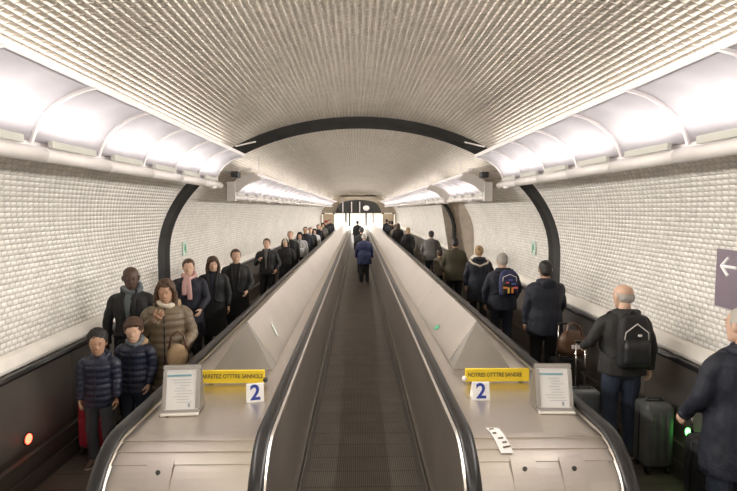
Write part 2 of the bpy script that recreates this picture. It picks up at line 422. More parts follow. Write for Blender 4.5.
def island(s, label):
    t = thing('balustrade_deck', label, 'balustrade', (0, 0, 0))
    # handrails: inner at .62, outer at 1.52
    for x in (.62, 1.52):
        bm = NB()
        pr = [(.045 * math.cos(a), .022 * math.sin(a)) for a in [2 * PI * k / 12 for k in range(12)]]
        sweep_prof(bm, rail_path(s * x, .42), pr); obj('handrail', bm, M_RUBBER, t, True)
        bm = NB()
        sweep_prof(bm, rail_path(s * x, .385), [(-.052, -.035), (.052, -.035), (.052, -.002), (.036, .010), (-.036, .010), (-.052, -.002)]); obj('rail_guide', bm, M_STEEL, t)
    # side panels under the handrails (one per 2.4 m)
    for x, dx in ((.60, -.045), (1.54, .045)):
        ys = [2.99] + [4.6 + 2.45 * k for k in range(15)] + [YE - .3]
        for ya, yb in zip(ys, ys[1:]):
            bm = NB(); zt = .985
            if ya < 3.2:
                pts = [(ARC_Y - .36, .12)] + [(ARC_Y - .36 * math.cos(PI / 2 * k / 8), ARC_Z + .36 * math.sin(PI / 2 * k / 8)) for k in range(9)] + [(yb, ARC_Z + .36), (yb, .12)]
            else: pts = [(ya + .006, .12), (ya + .006, ARC_Z + .36), (yb, ARC_Z + .36), (yb, .12)]
            def q(z): return s * (x + dx * (z - ARC_Z - .36) / -.85)
            A = [bm.verts.new((q(z), y, z)) for y, z in pts]; B = [bm.verts.new((q(z) + s * (.02 if x < 1 else -.02), y, z)) for y, z in pts]
            bm.faces.new(A); bm.faces.new(B[::-1]); n = len(A)
            for k in range(n): bm.faces.new((A[k], A[(k + 1) % n], B[(k + 1) % n], B[k]))
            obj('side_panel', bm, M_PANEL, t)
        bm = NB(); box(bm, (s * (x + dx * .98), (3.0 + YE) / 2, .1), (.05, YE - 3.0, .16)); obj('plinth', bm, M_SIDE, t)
    # flat deck, curving down over the near end in overlapping slats
    x0, x1 = .66, 1.475; zt = ARC_Z + .385
    bm = NB(); box(bm, (s * (x0 + x1) / 2, (ARC_Y + YE) / 2 - .15, zt - .02), (x1 - x0, YE - ARC_Y - .3, .04)); obj('deck_plate', bm, M_STEEL, t)
    angs = [0, 14, 27, 39, 62, 90]
    for k in range(5):
        a0, a1 = math.radians(angs[k]), math.radians(angs[k + 1]); bm = NB()
        m = 4; r = .385
        A = []
        for q in range(m + 1):
            a = a0 + (a1 - a0) * q / m; rr = r + .007 * q / m
            A.append((ARC_Y - rr * math.sin(a), ARC_Z + rr * math.cos(a)))
        for q in range(m, -1, -1):
            a = a0 + (a1 - a0) * q / m; A.append((ARC_Y - (r - .02) * math.sin(a), ARC_Z + (r - .02) * math.cos(a)))
        for xa, xb in ((x0, x1),):
            P0 = [bm.verts.new((s * xa, y, z)) for y, z in A]; P1 = [bm.verts.new((s * xb, y, z)) for y, z in A]
            bm.faces.new(P0); bm.faces.new(P1[::-1]); n = len(P0)
            for i in range(n): bm.faces.new((P0[i], P0[(i + 1) % n], P1[(i + 1) % n], P1[i]))
        obj('end_slat', bm, M_STEEL, t)
    bm = NB(); box(bm, (s * (x0 + x1) / 2, ARC_Y - .37, .32), (x1 - x0, .03, .6)); obj('end_panel', bm, M_STEEL2, t)
    # access plates with round locks
    for xc in ((.93, 1.22) if s > 0 else (1.19,)):
        a0, a1 = math.radians(36), math.radians(63); bm = NB(); r = .395; W2 = .075
        for q in range(6):
            a = a0 + (a1 - a0) * q / 6; b2 = a0 + (a1 - a0) * (q + 1) / 6
            v = [bm.verts.new((s * (xc + dx), ARC_Y - rr * math.sin(an), ARC_Z + rr * math.cos(an))) for rr in (r, r + .006) for an in (a, b2) for dx in (-W2, W2)]
            for f in ((0, 1, 3, 2), (4, 5, 7, 6), (0, 1, 5, 4), (2, 3, 7, 6), (0, 2, 6, 4), (1, 3, 7, 5)): bm.faces.new([v[i] for i in f])
        pl = obj('access_plate', bm, M_STEEL, t)
        bm = NB(); a = math.radians(46); n = Vector((0, -math.sin(a), math.cos(a))); c = Vector((s * xc, ARC_Y, ARC_Z)) + n * .40
        tube(bm, [c, c + n * .012], [.014, .012], 12); obj('lock', bm, M_DARK, pl)
    # raised ridge cover: prism with hip end
    zb = zt + .002; xr, zr = 1.04, 1.385
    ends = [4.62] + [7.1 + 2.9 * k for k in range(12)] + [YE - .4]
    bm = NB()
    v = [bm.verts.new(p) for p in ((s * .79, 4.46, zb), (s * 1.30, 4.46, zb), (s * xr, 4.66, zr), (s * .79, 4.70, zb), (s * 1.30, 4.70, zb))]
    for f in ((0, 1, 2), (0, 2, 3), (1, 4, 2), (3, 2, 4), (0, 3, 4, 1)): bm.faces.new([v[i] for i in f])
    obj('ridge_end', bm, M_STEEL2, t)
    for ya, yb in zip(ends, ends[1:]):
        bm = NB(); extrude_y(bm, [(s * .79, zb), (s * 1.30, zb), (s * xr, zr)], ya + (.05 if ya < 5 else .008), yb); obj('ridge_cover', bm, M_STEEL, t)
    return t
island(-1, 'left stainless steel deck with handrails and a raised ridge')
island(1, 'right stainless steel deck with handrails and a raised ridge')

# yellow signs across the decks
def yellow_sign(x0, x1, words, label, dab):
    xc = (x0 + x1) / 2; W = x1 - x0
    t = thing('yellow_warning_sign', label, 'sign', (xc, 4.11, .997))
    bm = NB(); box(bm, (0, 0, .062), (W, .025, .105), bev=.004); obj('plate', bm, M_YEL, t)
    for sx in (-1, 1):
        bm = NB(); box(bm, (sx * (W / 2 - .06), .05, .02), (.03, .09, .035)); obj('foot', bm, M_STEEL2, t)
    bm = NB(); ell(bm, (dab * (W / 2 + .005), -.004, .035), (.02, .02, .022)); obj('end_knob', bm, M_WHITE if dab < 0 else M_DARK, t, True)
    text_obj('lettering', words, .047, M_INK, t, Matrix.Translation((-.008 if xc < 0 else -.02, -.0135, .066)) @ Matrix.Rotation(PI / 2, 4, 'X') @ Matrix.Diagonal((.80, 1, 1, 1)), .0006, .0008)
yellow_sign(-1.285, -.790, 'ARRETEZ OTTTRE SANNOLE', 'yellow sign bar on the left steel deck', 1)
yellow_sign(.825, 1.345, 'NOTRES OTTTRE SANDEE', 'yellow sign bar on the right steel deck', -1)
# number 2 plaques
for xc, rz, lb in ((-.795, .25, 'white number 2 plaque on the left steel deck'), (.865, -.03, 'white number 2 plaque on the right steel deck')):
    t = thing('number_plaque', lb, 'sign', (xc, 3.74, .997), rz)
    bm = NB(); W = .062; v = [bm.verts.new(p) for p in ((-W, -.03, 0), (W, -.03, 0), (W, 0, .125), (-W, 0, .125), (-W, .09, 0), (W, .09, 0), (-W, .02, .125), (W, .02, .125))]
    for f in ((0, 1, 2, 3), (4, 5, 7, 6), (3, 2, 7, 6), (0, 3, 6, 4), (1, 5, 7, 2), (0, 4, 5, 1)): bm.faces.new([v[i] for i in f])
    obj('wedge', bm, M_PAPER, t)
    tilt = math.atan2(.03, .125)
    text_obj('digit', '2', .15, M_BLUE, t, Matrix.Translation((0, -.0165, .062)) @ Matrix.Rotation(PI / 2 - tilt, 4, 'X'), .001, .0035)
# notice stands
def notice(xc, yc, rz, label, side):
    t = thing('notice_stand', label, 'notice', (xc, yc, .997), rz)
    W, H_, lean = .125, .31, .085
    def P(x, z, off=0.0): return Vector((x, -.02 + lean * z / H_ - off, z + .004))
    rx = rotE(-math.atan2(lean, H_))
    bm = NB()
    bw = .026
    for (x0, x1, z0, z1) in ((-W, W, 0, bw), (-W, W, H_ - bw, H_), (-W, -W + bw, bw, H_ - bw), (W - bw, W, bw, H_ - bw)):
        c = P((x0 + x1) / 2, (z0 + z1) / 2); box(bm, c, (x1 - x0, .018, z1 - z0), rx, bev=.002)
    obj('frame', bm, brushed('notice_frame_steel', (.5, .48, .46), .4) if 'notice_frame_steel' not in MAT else MAT['notice_frame_steel'], t)
    bm = NB(); box(bm, P(0, H_ / 2, -.002), (2 * W - .02, .006, H_ - .02), rx); sh = obj('paper', bm, M_PAPER, t)
    bm = NB(); v = [bm.verts.new(p) for p in (P(-W, H_, -.012), P(W, H_, -.012), P(W, H_, -.022), P(-W, H_, -.022), Vector((-W, .17, .003)), Vector((W, .17, .003)), Vector((W, -.008, .003)), Vector((-W, -.008, .003)))]
    for f in ((0, 1, 6, 7), (0, 3, 2, 1), (3, 4, 5, 2), (0, 7, 4, 3), (1, 2, 5, 6), (4, 7, 6, 5)): bm.faces.new([v[i] for i in f])
    obj('back_support', bm, M_STEEL2, t)
    bm = NB(); box(bm, (0, -.045, .008), (2 * W, .03, .014), bev=.003); obj('lip', bm, M_TRIM, t)
    bm = NB(); box(bm, P(-.02, H_ * .79, .0025), (.17, .002, .014), rx); obj('heading', bm, M_TEALTXT, sh)
    rr = random.Random(3 + int(side)); bm = NB()
    for k in range(9):
        wd = rr.uniform(.06, .13); box(bm, P(.012 * (k % 3), H_ * (.70 - k * .058), .0025), (wd, .002, .0045), rx)
    lines = obj('text_lines', bm, mat('pale_print', (.55, .55, .56), .6), sh)
    bm = NB(); box(bm, P(.055, H_ * .17, .0025), (.014, .002, .026), rx); obj('stamp', bm, M_GREYTXT, sh)
notice(-1.26, 3.52, .07, 'grey framed notice standing on the left steel deck', -1)
notice(1.325, 3.50, -.04, 'grey framed notice standing on the right steel deck', 1)
# stickers and scraps
def arc_pt(x, ang, r=.3945):
    a = math.radians(ang); return Vector((x, ARC_Y - r * math.sin(a), ARC_Z + r * math.cos(a)))
t = thing('paper_sticker', 'white sticker with dark print on the near end of right deck', 'sticker', (0, 0, 0))
bm = NB()
for k in range(6):
    A0, A1 = -4 + k * 6, 2 + k * 6; sh = .012 * k
    def pt(x, a): return arc_pt(x, a, .3955 if a > 0 else .3915) if a > 0 else Vector((x, ARC_Y - math.radians(a) * .39, ARC_Z + .3885))
    v = [pt(.775 + sh * .5, A0), pt(.85 + sh * .5, A0), pt(.85 + sh * .5 + .006, A1), pt(.775 + sh * .5 + .006, A1)]
    n = Vector((0, -math.sin(math.radians((A0 + A1) / 2)), math.cos(math.radians((A0 + A1) / 2)))) * .0035
    q = [bm.verts.new(p) for p in v] + [bm.verts.new(p + n) for p in v]
    for f in ((4, 5, 6, 7), (0, 3, 2, 1), (0, 1, 5, 4), (1, 2, 6, 5), (2, 3, 7, 6), (3, 0, 4, 7)): bm.faces.new([q[i] for i in f])
sk = obj('label_sheet', bm, M_PAPER, t)
for i, (ang, dx, wd) in enumerate(((1, .0, .03), (8, .0, .025), (15, .02, .035), (20, .03, .03), (25, .03, .05))):
    bm = NB(); c = arc_pt(.80 + .006 * ang / 6 + dx, ang + 1, .402); box(bm, c, (wd, .010, .003), rotE(math.radians(ang), 0, .3)); obj('print_mark', bm, M_INK, sk)
def scrap(x, y, m, lb, rz):
    # lies on the inner slope of the ridge
    s = 1 if x > 0 else -1; ax = abs(x); k = (1.385 - .997) / (1.04 - .79); z = .997 + (ax - .79) * k
    n = Vector((-s * (1.385 - .997), 0, 1.04 - .79)).normalized()
    q = n.to_track_quat('Z', 'Y').to_matrix(); bm = NB()
    rng = random.Random(int(abs(x) * 100))
    pts = [(-.075, -.02), (-.03, -.035), (.04, -.03), (.08, .0), (.05, .03), (-.02, .022), (-.07, .03)]
    c = Vector((x, y, z)) + n * .004; R_ = q @ Matrix.Rotation(rz, 3, 'Z')
    A = [bm.verts.new(c + R_ @ Vector((a, b, rng.uniform(0, .008)))) for a, b in pts]; B = [bm.verts.new(v.co + n * .003) for v in A]
    bm.faces.new(A[::-1]); bm.faces.new(B)
    for i in range(len(A)): bm.faces.new((A[i], A[(i + 1) % 7], B[(i + 1) % 7], B[i]))
    tag(obj('paper_scrap', bm, m), lb, 'litter')
scrap(-.90, 5.25, mat('pale_green_paper', (.62, .70, .64), .6), 'pale crumpled scrap on the slope of the left deck ridge', 1.1)
scrap(.845, 5.7, mat('green_paper', (.10, .42, .24), .5), 'green crumpled wrapper on the slope of the right deck ridge', .3)
bm = NB(); box(bm, (-1.36, 3.47, .9985), (.06, .016, .003), rotE(0, 0, .3)); box(bm, (-1.335, 3.455, .9985), (.03, .012, .003), rotE(0, 0, -.6))
tag(obj('scuff_tape', bm, M_INK), 'dark scrap of tape on the near edge of left deck', 'tape')
bm = NB(); box(bm, (-1.42, 3.78, 1.0), (.09, .02, .008), rotE(0, 0, -.2)); tag(obj('rubber_strip', bm, M_BLACK), 'black rubber strip beside the outer handrail of left deck', 'strip')
# wall balustrades with panels and indicator lights
for s, wd, lc in ((-1, 'left', (1, .06, .03)), (1, 'right', (.1, 1, .12))):
    t = thing('wall_balustrade', 'dark steel balustrade along the %s tunnel wall with a small %s light' % (wd, 'red' if s < 0 else 'green'), 'balustrade', (0, 0, 0))
    y = 1.5; X = 2.90
    while y < YE - .5:
        y1 = min(y + 1.22, YE - .3)
        bm = NB(); box(bm, (s * (X + .012), (y + y1) / 2, .64), (.024, y1 - y - .008, .70)); obj('wall_panel', bm, M_PANEL, t)
        y += 1.22
    bm = NB(); extrude_y(bm, [(s * 2.93, 1.035), (s * 2.93, .985), (s * 2.885, .985), (s * 2.875, 1.01), (s * 2.885, 1.035)], 1.5, YE - .3); obj('top_rail', bm, M_RUBBER, t)
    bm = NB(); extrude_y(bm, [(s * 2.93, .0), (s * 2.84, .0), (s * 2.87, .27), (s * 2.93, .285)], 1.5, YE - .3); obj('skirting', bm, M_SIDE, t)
    bm = NB(); c = Vector((s * 2.899, 4.42, .42)); tube(bm, [c, c - Vector((s * .012, 0, 0))], [.058, .058], 16); h = obj('light_bezel', bm, M_DARK, t)
    bm = NB(); ell(bm, (s * 2.886, 4.42, .42), (.014, .044, .044)); obj('indicator_lens', bm, mat('lens_' + wd, lc, .3, emit=lc, estr=14), h, True)

# ------------------------------------------------------------------ light canopies
def canopy_pts(F, n=9):
    xu, zu, xl, zl = F['xu'], F['zu'], F['xl'], F['zl']; P = []
    for k in range(n):
        t = PI / 2 * k / (n - 1)
        P.append((xl - (xl - xu) * (1 - math.cos(t)) * 1.0, zl + (zu - zl) * math.sin(t)))
    # soften: blend arc with the chord
    return [(p[0] * .72 + (xl + (xu - xl) * k / (n - 1)) * .28, p[1] * .72 + (zl + (zu - zl) * k / (n - 1)) * .28) for k, p in enumerate(P)]
def canopy(s, y0, y1, F, label, per):
    t = thing('light_canopy', label, 'light fixture', (0, 0, 0))
    C = canopy_pts(F)
    n = max(1, round((y1 - y0) / per)); L = (y1 - y0) / n
    outer = [(x + .012, z + .012) for x, z in C]
    for k in range(n):
        a, b = y0 + k * L + .012, y0 + (k + 1) * L - .012
        bm = NB(); extrude_y(bm, [(s * x, z) for x, z in C] + [(s * x, z) for x, z in outer[::-1]], a, b)
        p = obj('canopy_panel', bm, M_CANOPY, t)
        for f in p.data.polygons: f.use_smooth = len(f.vertices) == 4
        bm = NB(); box(bm, (s * (F['xl'] - .075), a + L * .42, F['zl'] - .012), (.035, L * .66, .05), bev=.006); obj('diffuser', bm, M_DIFF, p)
    for k in range(n + 1):
        y = y0 + k * L; bm = NB()
        inn = [(x - .012, z - .016) for x, z in C]; o2 = [(x + .02, z + .02) for x, z in C]
        extrude_y(bm, [(s * x, z) for x, z in inn] + [(s * x, z) for x, z in o2[::-1]], y - .013, y + .013); obj('rib', bm, M_WHITE, t)
    bm = NB(); extrude_y(bm, [(s * (F['xu'] - .015 + a), F['zu'] + b) for a, b in ((0, -.012), (.03, -.012), (.03, .025), (0, .025))], y0, y1 + .02); obj('edge_strip', bm, M_WHITE, t)
    # trough tube in sections
    nt_ = max(1, round((y1 - y0) / (per * 1.0))); LT = (y1 - y0 + .1) / nt_
    prof = [(s * (2.125 + .052 * math.cos(a)), F['zt'] + .048 * math.sin(a)) for a in [2 * PI * k / 14 for k in range(14)]]
    for k in range(nt_):
        bm = NB(); extrude_y(bm, prof, y0 + k * LT, y0 + (k + 1) * LT - .006); o = obj('trough', bm, M_TROUGH, t, True)
    bm = NB(); extrude_y(bm, [(s * 2.17, F['zt'] + .02), (s * 2.20, F['zt'] + .02), (s * 2.20, F['zl'] + .02), (s * 2.17, F['zl'] + .02)], y0, y1); obj('back_strip', bm, M_WHITE, t)
    if y0 < 0:
        bm = NB(); ell(bm, (s * 2.12, 7.55, F['zt'] - .045), (.05, .07, .03)); obj('dome_sensor', bm, M_WHITE, t, True)
        bm = NB(); tube(bm, [(s * 1.5, 7.55, 3.36), (s * 1.8, 7.6, 3.30)], .011, 6); obj('stay_rod', bm, M_TROUGH, t)
    else:
        for k in range(int((y1 - y0) / 2.0)):
            bm = NB(); ell(bm, (s * 2.12, y0 + 1.3 + 2 * k, F['zt'] - .05), (.035, .05, .025)); obj('dome_sensor', bm, M_WHITE, t, True)
        nh = max(2, int((y1 - y0) / 2.9) + 1)
        for k in range(nh):
            yh = y0 + .4 + (y1 - y0 - .8) * k / (nh - 1)
            bm = NB(); tube(bm, [(s * 1.76, yh, F['zu'] - .02), (s * 1.76, yh, 3.32)], .012, 6); obj('hanger', bm, M_TROUGH, t)
        # bracket closing the near end
        e = y0 - .05
        bm = NB()
        inn = [(x - .10, z - .10) for x, z in C]; o2 = [(x + .03, z + .03) for x, z in C]
        pr_ = [(s * (x - .09 * min(1, k / 2)), z - .09 * min(1, k / 2)) for k, (x, z) in enumerate(C)]
        for k in range(len(C) - 1):
            extrude_y(bm, [pr_[k], pr_[k + 1], (s * o2[k + 1][0], o2[k + 1][1]), (s * o2[k][0], o2[k][1])], e - .04, e + .02)
        obj('end_bracket', bm, M_TROUGH, t)
        bm = NB(); box(bm, (s * 2.13, e - .01, F['zt'] + .09), (.14, .085, .32), bev=.008); obj('bracket_leg', bm, M_TROUGH, t)
canopy(-1, RUNS[0][1], RUNS[0][2], F1, 'long white ribbed light canopy overhead on the left, nearest to us', .88)
canopy(1, RUNS[1][1], RUNS[1][2], F1, 'long white ribbed light canopy overhead on the right, nearest to us', .88)
canopy(-1, RUNS[2][1], RUNS[2][2], F2, 'white light canopy on the left beyond the dark arch joint', .88)
canopy(1, RUNS[3][1], RUNS[3][2], F2, 'short white light canopy on the right just beyond the dark arch joint', .88)
canopy(1, RUNS[4][1], RUNS[4][2], F2, 'farthest white light canopy on the right, running to the far end', .88)
# bracket arms and black projectors in the gap
for s, wd in ((-1, 'left'), (1, 'right')):
    t = thing('black_projector', 'small black projector hanging in the gap between the %s light canopies' % wd, 'projector', (s * 1.93, 8.15, 2.93))
    bm = NB(); box(bm, (0, 0, .0), (.11, .2, .09), bev=.012); obj('housing', bm, M_BLACK, t)
    bm = NB(); tube(bm, [(0, -.1, 0), (0, -.16, -.01)], [.035, .04], 12); obj('lens_hood', bm, M_BLACK, t)
    bm = NB(); tube(bm, [(s * -.02, 0, .04), (s * -.1, .02, .10), (s * -.22, .1, .10)], .012, 6); box(bm, (s * -.20, .1, .08), (.05, .12, .05), bev=.008); obj('mount', bm, M_TROUGH, t)
    bm = NB(); tube(bm, [(s * -.02, 0, .04), (s * .3, .05, .03)], .014, 6); obj('conduit', bm, M_TROUGH, t)

# ------------------------------------------------------------------ wall signs
t = thing('direction_sign', 'purple-grey wall sign with white left arrow at right edge', 'sign', (3.06, 4.08, 1.30))
M_PUR = mat('purple_grey_enamel', (.20, .16, .20), .4)
bm = NB(); box(bm, (-.012, -.17, .57), (.024, .95, .60), bev=.004); obj('panel', bm, M_PUR, t)
bm = NB(); c = Vector((-.028, .15, .62))
tube(bm, [c + Vector((0, .08, 0)), c + Vector((0, -.10, 0))], .014, 6, flat=1)
for q in (-1, 1): tube(bm, [c + Vector((0, .08, 0)), c + Vector((0, 0, .075 * q))], .014, 6)
obj('arrow', bm, mat('sign_white', (.9, .9, .9), .5), t)
for s, wd in ((-1, 'left'), (1, 'right')):
    t = thing('exit_sign', 'small pale green exit sign on the %s wall past the dark arch' % wd, 'sign', (s * 3.04, 9.0, 1.62))
    bm = NB(); box(bm, (-s * .01, 0, .1), (.02, .2, .24), bev=.003); obj('panel', bm, mat('pale_green_sign', (.62, .74, .66), .5), t)
    bm = NB(); box(bm, (-s * .023, 0, .15), (.004, .05, .05)); box(bm, (-s * .023, 0, .10), (.004, .08, .07)); box(bm, (-s * .023, .03, .045), (.004, .03, .06)); obj('running_figure', bm, mat('exit_green', (.08, .38, .22), .5), t)

# ------------------------------------------------------------------ people
SKIN = {'light': mat('skin_light', (.62, .40, .29), .55), 'tan': mat('skin_tan', (.42, .25, .16), .55), 'dark': mat('skin_dark', (.075, .042, .028), .5)}
M_EYE = mat('eye_white', (.75, .73, .70), .3); M_IRIS = mat('eye_iris', (.03, .018, .012), .2); M_LIP = mat('lips', (.42, .16, .13), .5)
HAIR = {'black': mat('hair_black', (.012, .009, .008), .5, bump=.6, bscale=90), 'brown': mat('hair_brown', (.07, .035, .018), .5, bump=.6, bscale=90),
        'blond': mat('hair_blond', (.36, .24, .12), .55, bump=.6, bscale=90), 'grey': mat('hair_grey', (.40, .37, .33), .6, bump=.6, bscale=90)}
def cloth(name, c, r=.75, bump=.35, sc=45, **k): return mat('cloth_' + name, c, r, 0, bump=bump, bscale=sc, var=.12, **k)
NAVY = cloth('navy_quilt', (.010, .014, .034), .5); DNAVY = cloth('dark_navy', (.008, .010, .020), .7); BLACKC = cloth('black', (.008, .008, .009), .7)
OLIVE = cloth('tan_quilt', (.155, .115, .072), .5); OLIVE2 = cloth('olive', (.055, .048, .026), .8); GREYC = cloth('grey', (.16, .155, .15), .85)
JEANS = cloth('blue_jeans', (.028, .040, .066), .8, sc=120); DJEANS = cloth('dark_jeans', (.012, .018, .034), .8, sc=120); GJEANS = cloth('grey_jeans', (.05, .056, .068), .85, sc=120)
PINK = cloth('pink', (.62, .38, .36), .85); FUR = cloth('tan_fur', (.40, .28, .16), .95, bump=1.0, sc=110); CREAM = cloth('cream', (.62, .55, .45), .9)
BLUEC = cloth('blue', (.010, .016, .060), .7); CHAR = cloth('charcoal', (.022, .021, .020), .75); LGREY = cloth('light_grey', (.42, .42, .42), .85); WHITEC = cloth('white', (.72, .72, .74), .8)
TAUPE = cloth('taupe', (.17, .14, .11), .8); SCARFG = cloth('grey_scarf', (.13, .15, .16), .9); SHOE = mat('shoe_leather', (.015, .012, .011), .45); SOLE = mat('shoe_sole', (.30, .27, .24), .7); BOOT = mat('boot_brown', (.07, .045, .03), .6)
LEATHER = mat('brown_leather', (.085, .038, .02), .4, bump=.3, bscale=30)

ARM_DOWN = ((.235, -.01, 1.12), (.245, .035, .875)); ARM_FWD = ((.24, -.02, 1.13), (.215, .20, .98)); ARM_HOLD = ((.235, .0, 1.12), (.08, .20, 1.12))
def limb_pts(sh, el, wr): return [Vector(sh), Vector(el), Vector(wr)]
def hand(bm, wr, el, side, curl, lod, pn=None):
    """palm, four fingers, thumb; side +1 right, palm faces the thigh/inwards"""
    d = (wr - el).normalized(); pn = Vector(pn) if pn is not None else Vector((-side, .1, 0)); pn = (pn - d * pn.dot(d)).normalized(); s = d.cross(pn).normalized()
    if s.y < -.05 or (abs(s.y) < .05 and s.z < 0): s = -s                # s points to the thumb side (forward / up)
    c0 = wr + d * .005; c1 = wr + d * .085
    tube(bm, [wr - d * .02, c0 + d * .02, c0 + d * .055, c1], [.026, .034, .041, .036], 10, flat=.45, up=s)
    if lod > 1: 
        tube(bm, [c1 - d * .02, c1 + d * .03 + pn * .012, c1 + d * .05 + pn * .035], [.034, .03, .022], 8, flat=.4, up=s); return
    for k, ln in enumerate((.072, .080, .074, .058)):
        b = c1 + s * (.026 - .0175 * k) - d * (.012 + .003 * abs(k - 1)); p = [b]; a = 0.0; cur = b
        for q, f in enumerate((.45, .32, .25)):
            a += curl * (.55 + .25 * q); cur = cur + (d * math.cos(a) + pn * math.sin(a)) * ln * f; p.append(cur)
        tube(bm, p, [.0095, .009, .008, .0062], 7)
    b = wr + d * .025 + s * .024; td = (d * .6 + s * .7 + pn * .35).normalized(); td2 = (d * .9 + s * .15 + pn * .5).normalized()
    tube(bm, [b, b + td * .035, b + td * .04 + td2 * .025, b + td * .042 + td2 * .045], [.013, .0115, .0095, .007], 7)
HEADR = [(0, .052, .024, .026), (.012, .048, .040, .036), (.035, .030, .052, .058), (.06, .018, .060, .074), (.085, .008, .067, .088), (.11, .0, .0715, .093), (.14, -.004, .0755, .097), (.17, -.008, .074, .093), (.195, -.01, .062, .078), (.213, -.012, .043, .055), (.224, -.012, .018, .024)]
def head_mesh(bm, base, M, hs, female):
    """head as one loft with nose, brow and ears; base = chin point"""
    b2 = NB(); ring_loft(b2, [(z, 0, cy, hw, hd) for z, cy, hw, hd in HEADR], 24, 2.15)
    for v in b2.verts:
        x, y, z = v.co
        if y > .03:
            n = math.exp(-(x / .011) ** 2)
            if .075 < z < .125: v.co.y += n * .021 * max(0, 1 - abs(z - .086) / .040)
            v.co.y -= .013 * math.exp(-((abs(x) - .031) / .015) ** 2 - ((z - .117) / .012) ** 2)
            v.co.y += .004 * math.exp(-((z - .135) / .008) ** 2) * (abs(x) < .05)
            v.co.y += .004 * math.exp(-(x / .02) ** 2 - ((z - .052) / .009) ** 2)
    tube(b2, [(0, .083, .122), (0, .095, .100), (0, .106, .084), (0, .094, .077)], [.007, .010, .0145, .009], 8)
    for sx in (-1, 1): ell(b2, (sx * .078, -.008, .108), (.011, .020, .032), rotE(0, sx * .15, 0), 10, 8)
    T = Matrix.Translation(base) @ M @ Matrix.Scale(hs, 4)
    bmesh.ops.transform(b2, matrix=T, verts=b2.verts)
    me = bpy.data.meshes.new('h'); b2.to_mesh(me); b2.free(); bm.from_mesh(me); bpy.data.meshes.remove(me)
    return T
def rings_between(R_, step, amp=0.0, pitch=.075):
    out = []
    for a, b in zip(R_, R_[1:]):
        n = max(1, int(abs(b[0] - a[0]) / step))
        for k in range(n):
            t = k / n; t2 = t * t * (3 - 2 * t) if amp == 0 else t
            r = [a[i] * (1 - t2) + b[i] * t2 for i in range(5)]; r[0] = a[0] * (1 - t) + b[0] * t
            if amp:
                q = amp * (abs(math.sin(PI * r[0] / pitch)) ** .6 - .6); r[3] += q; r[4] += q
            out.append(tuple(r))
    out.append(R_[-1]); return out

def push(me, amt):
    n = len(me.vertices); N_ = [0.0] * (3 * n); me.vertex_normals.foreach_get('vector', N_); co = [0.0] * (3 * n); me.vertices.foreach_get('co', co)
    for i, q in enumerate(amt):
        for k in range(3): co[3 * i + k] += N_[3 * i + k] * q
    me.vertices.foreach_set('co', co); me.update()
def wrinkle(me, a, seed):
    from mathutils import noise
    me.update(); n = len(me.vertices); N_ = [0.0] * (3 * n)
    me.vertex_normals.foreach_get('vector', N_); co = [0.0] * (3 * n); me.vertices.foreach_get('co', co)
    for i in range(n):
        p = Vector(co[3 * i:3 * i + 3]); q = noise.noise((p.x * 9 + seed, p.y * 9, p.z * 5 + p.x * 6)) + .5 * noise.noise((p.x * 20, p.y * 20 + seed, p.z * 13))
        for k in range(3): co[3 * i + k] += N_[3 * i + k] * a * q
    me.vertices.foreach_set('co', co); me.update()

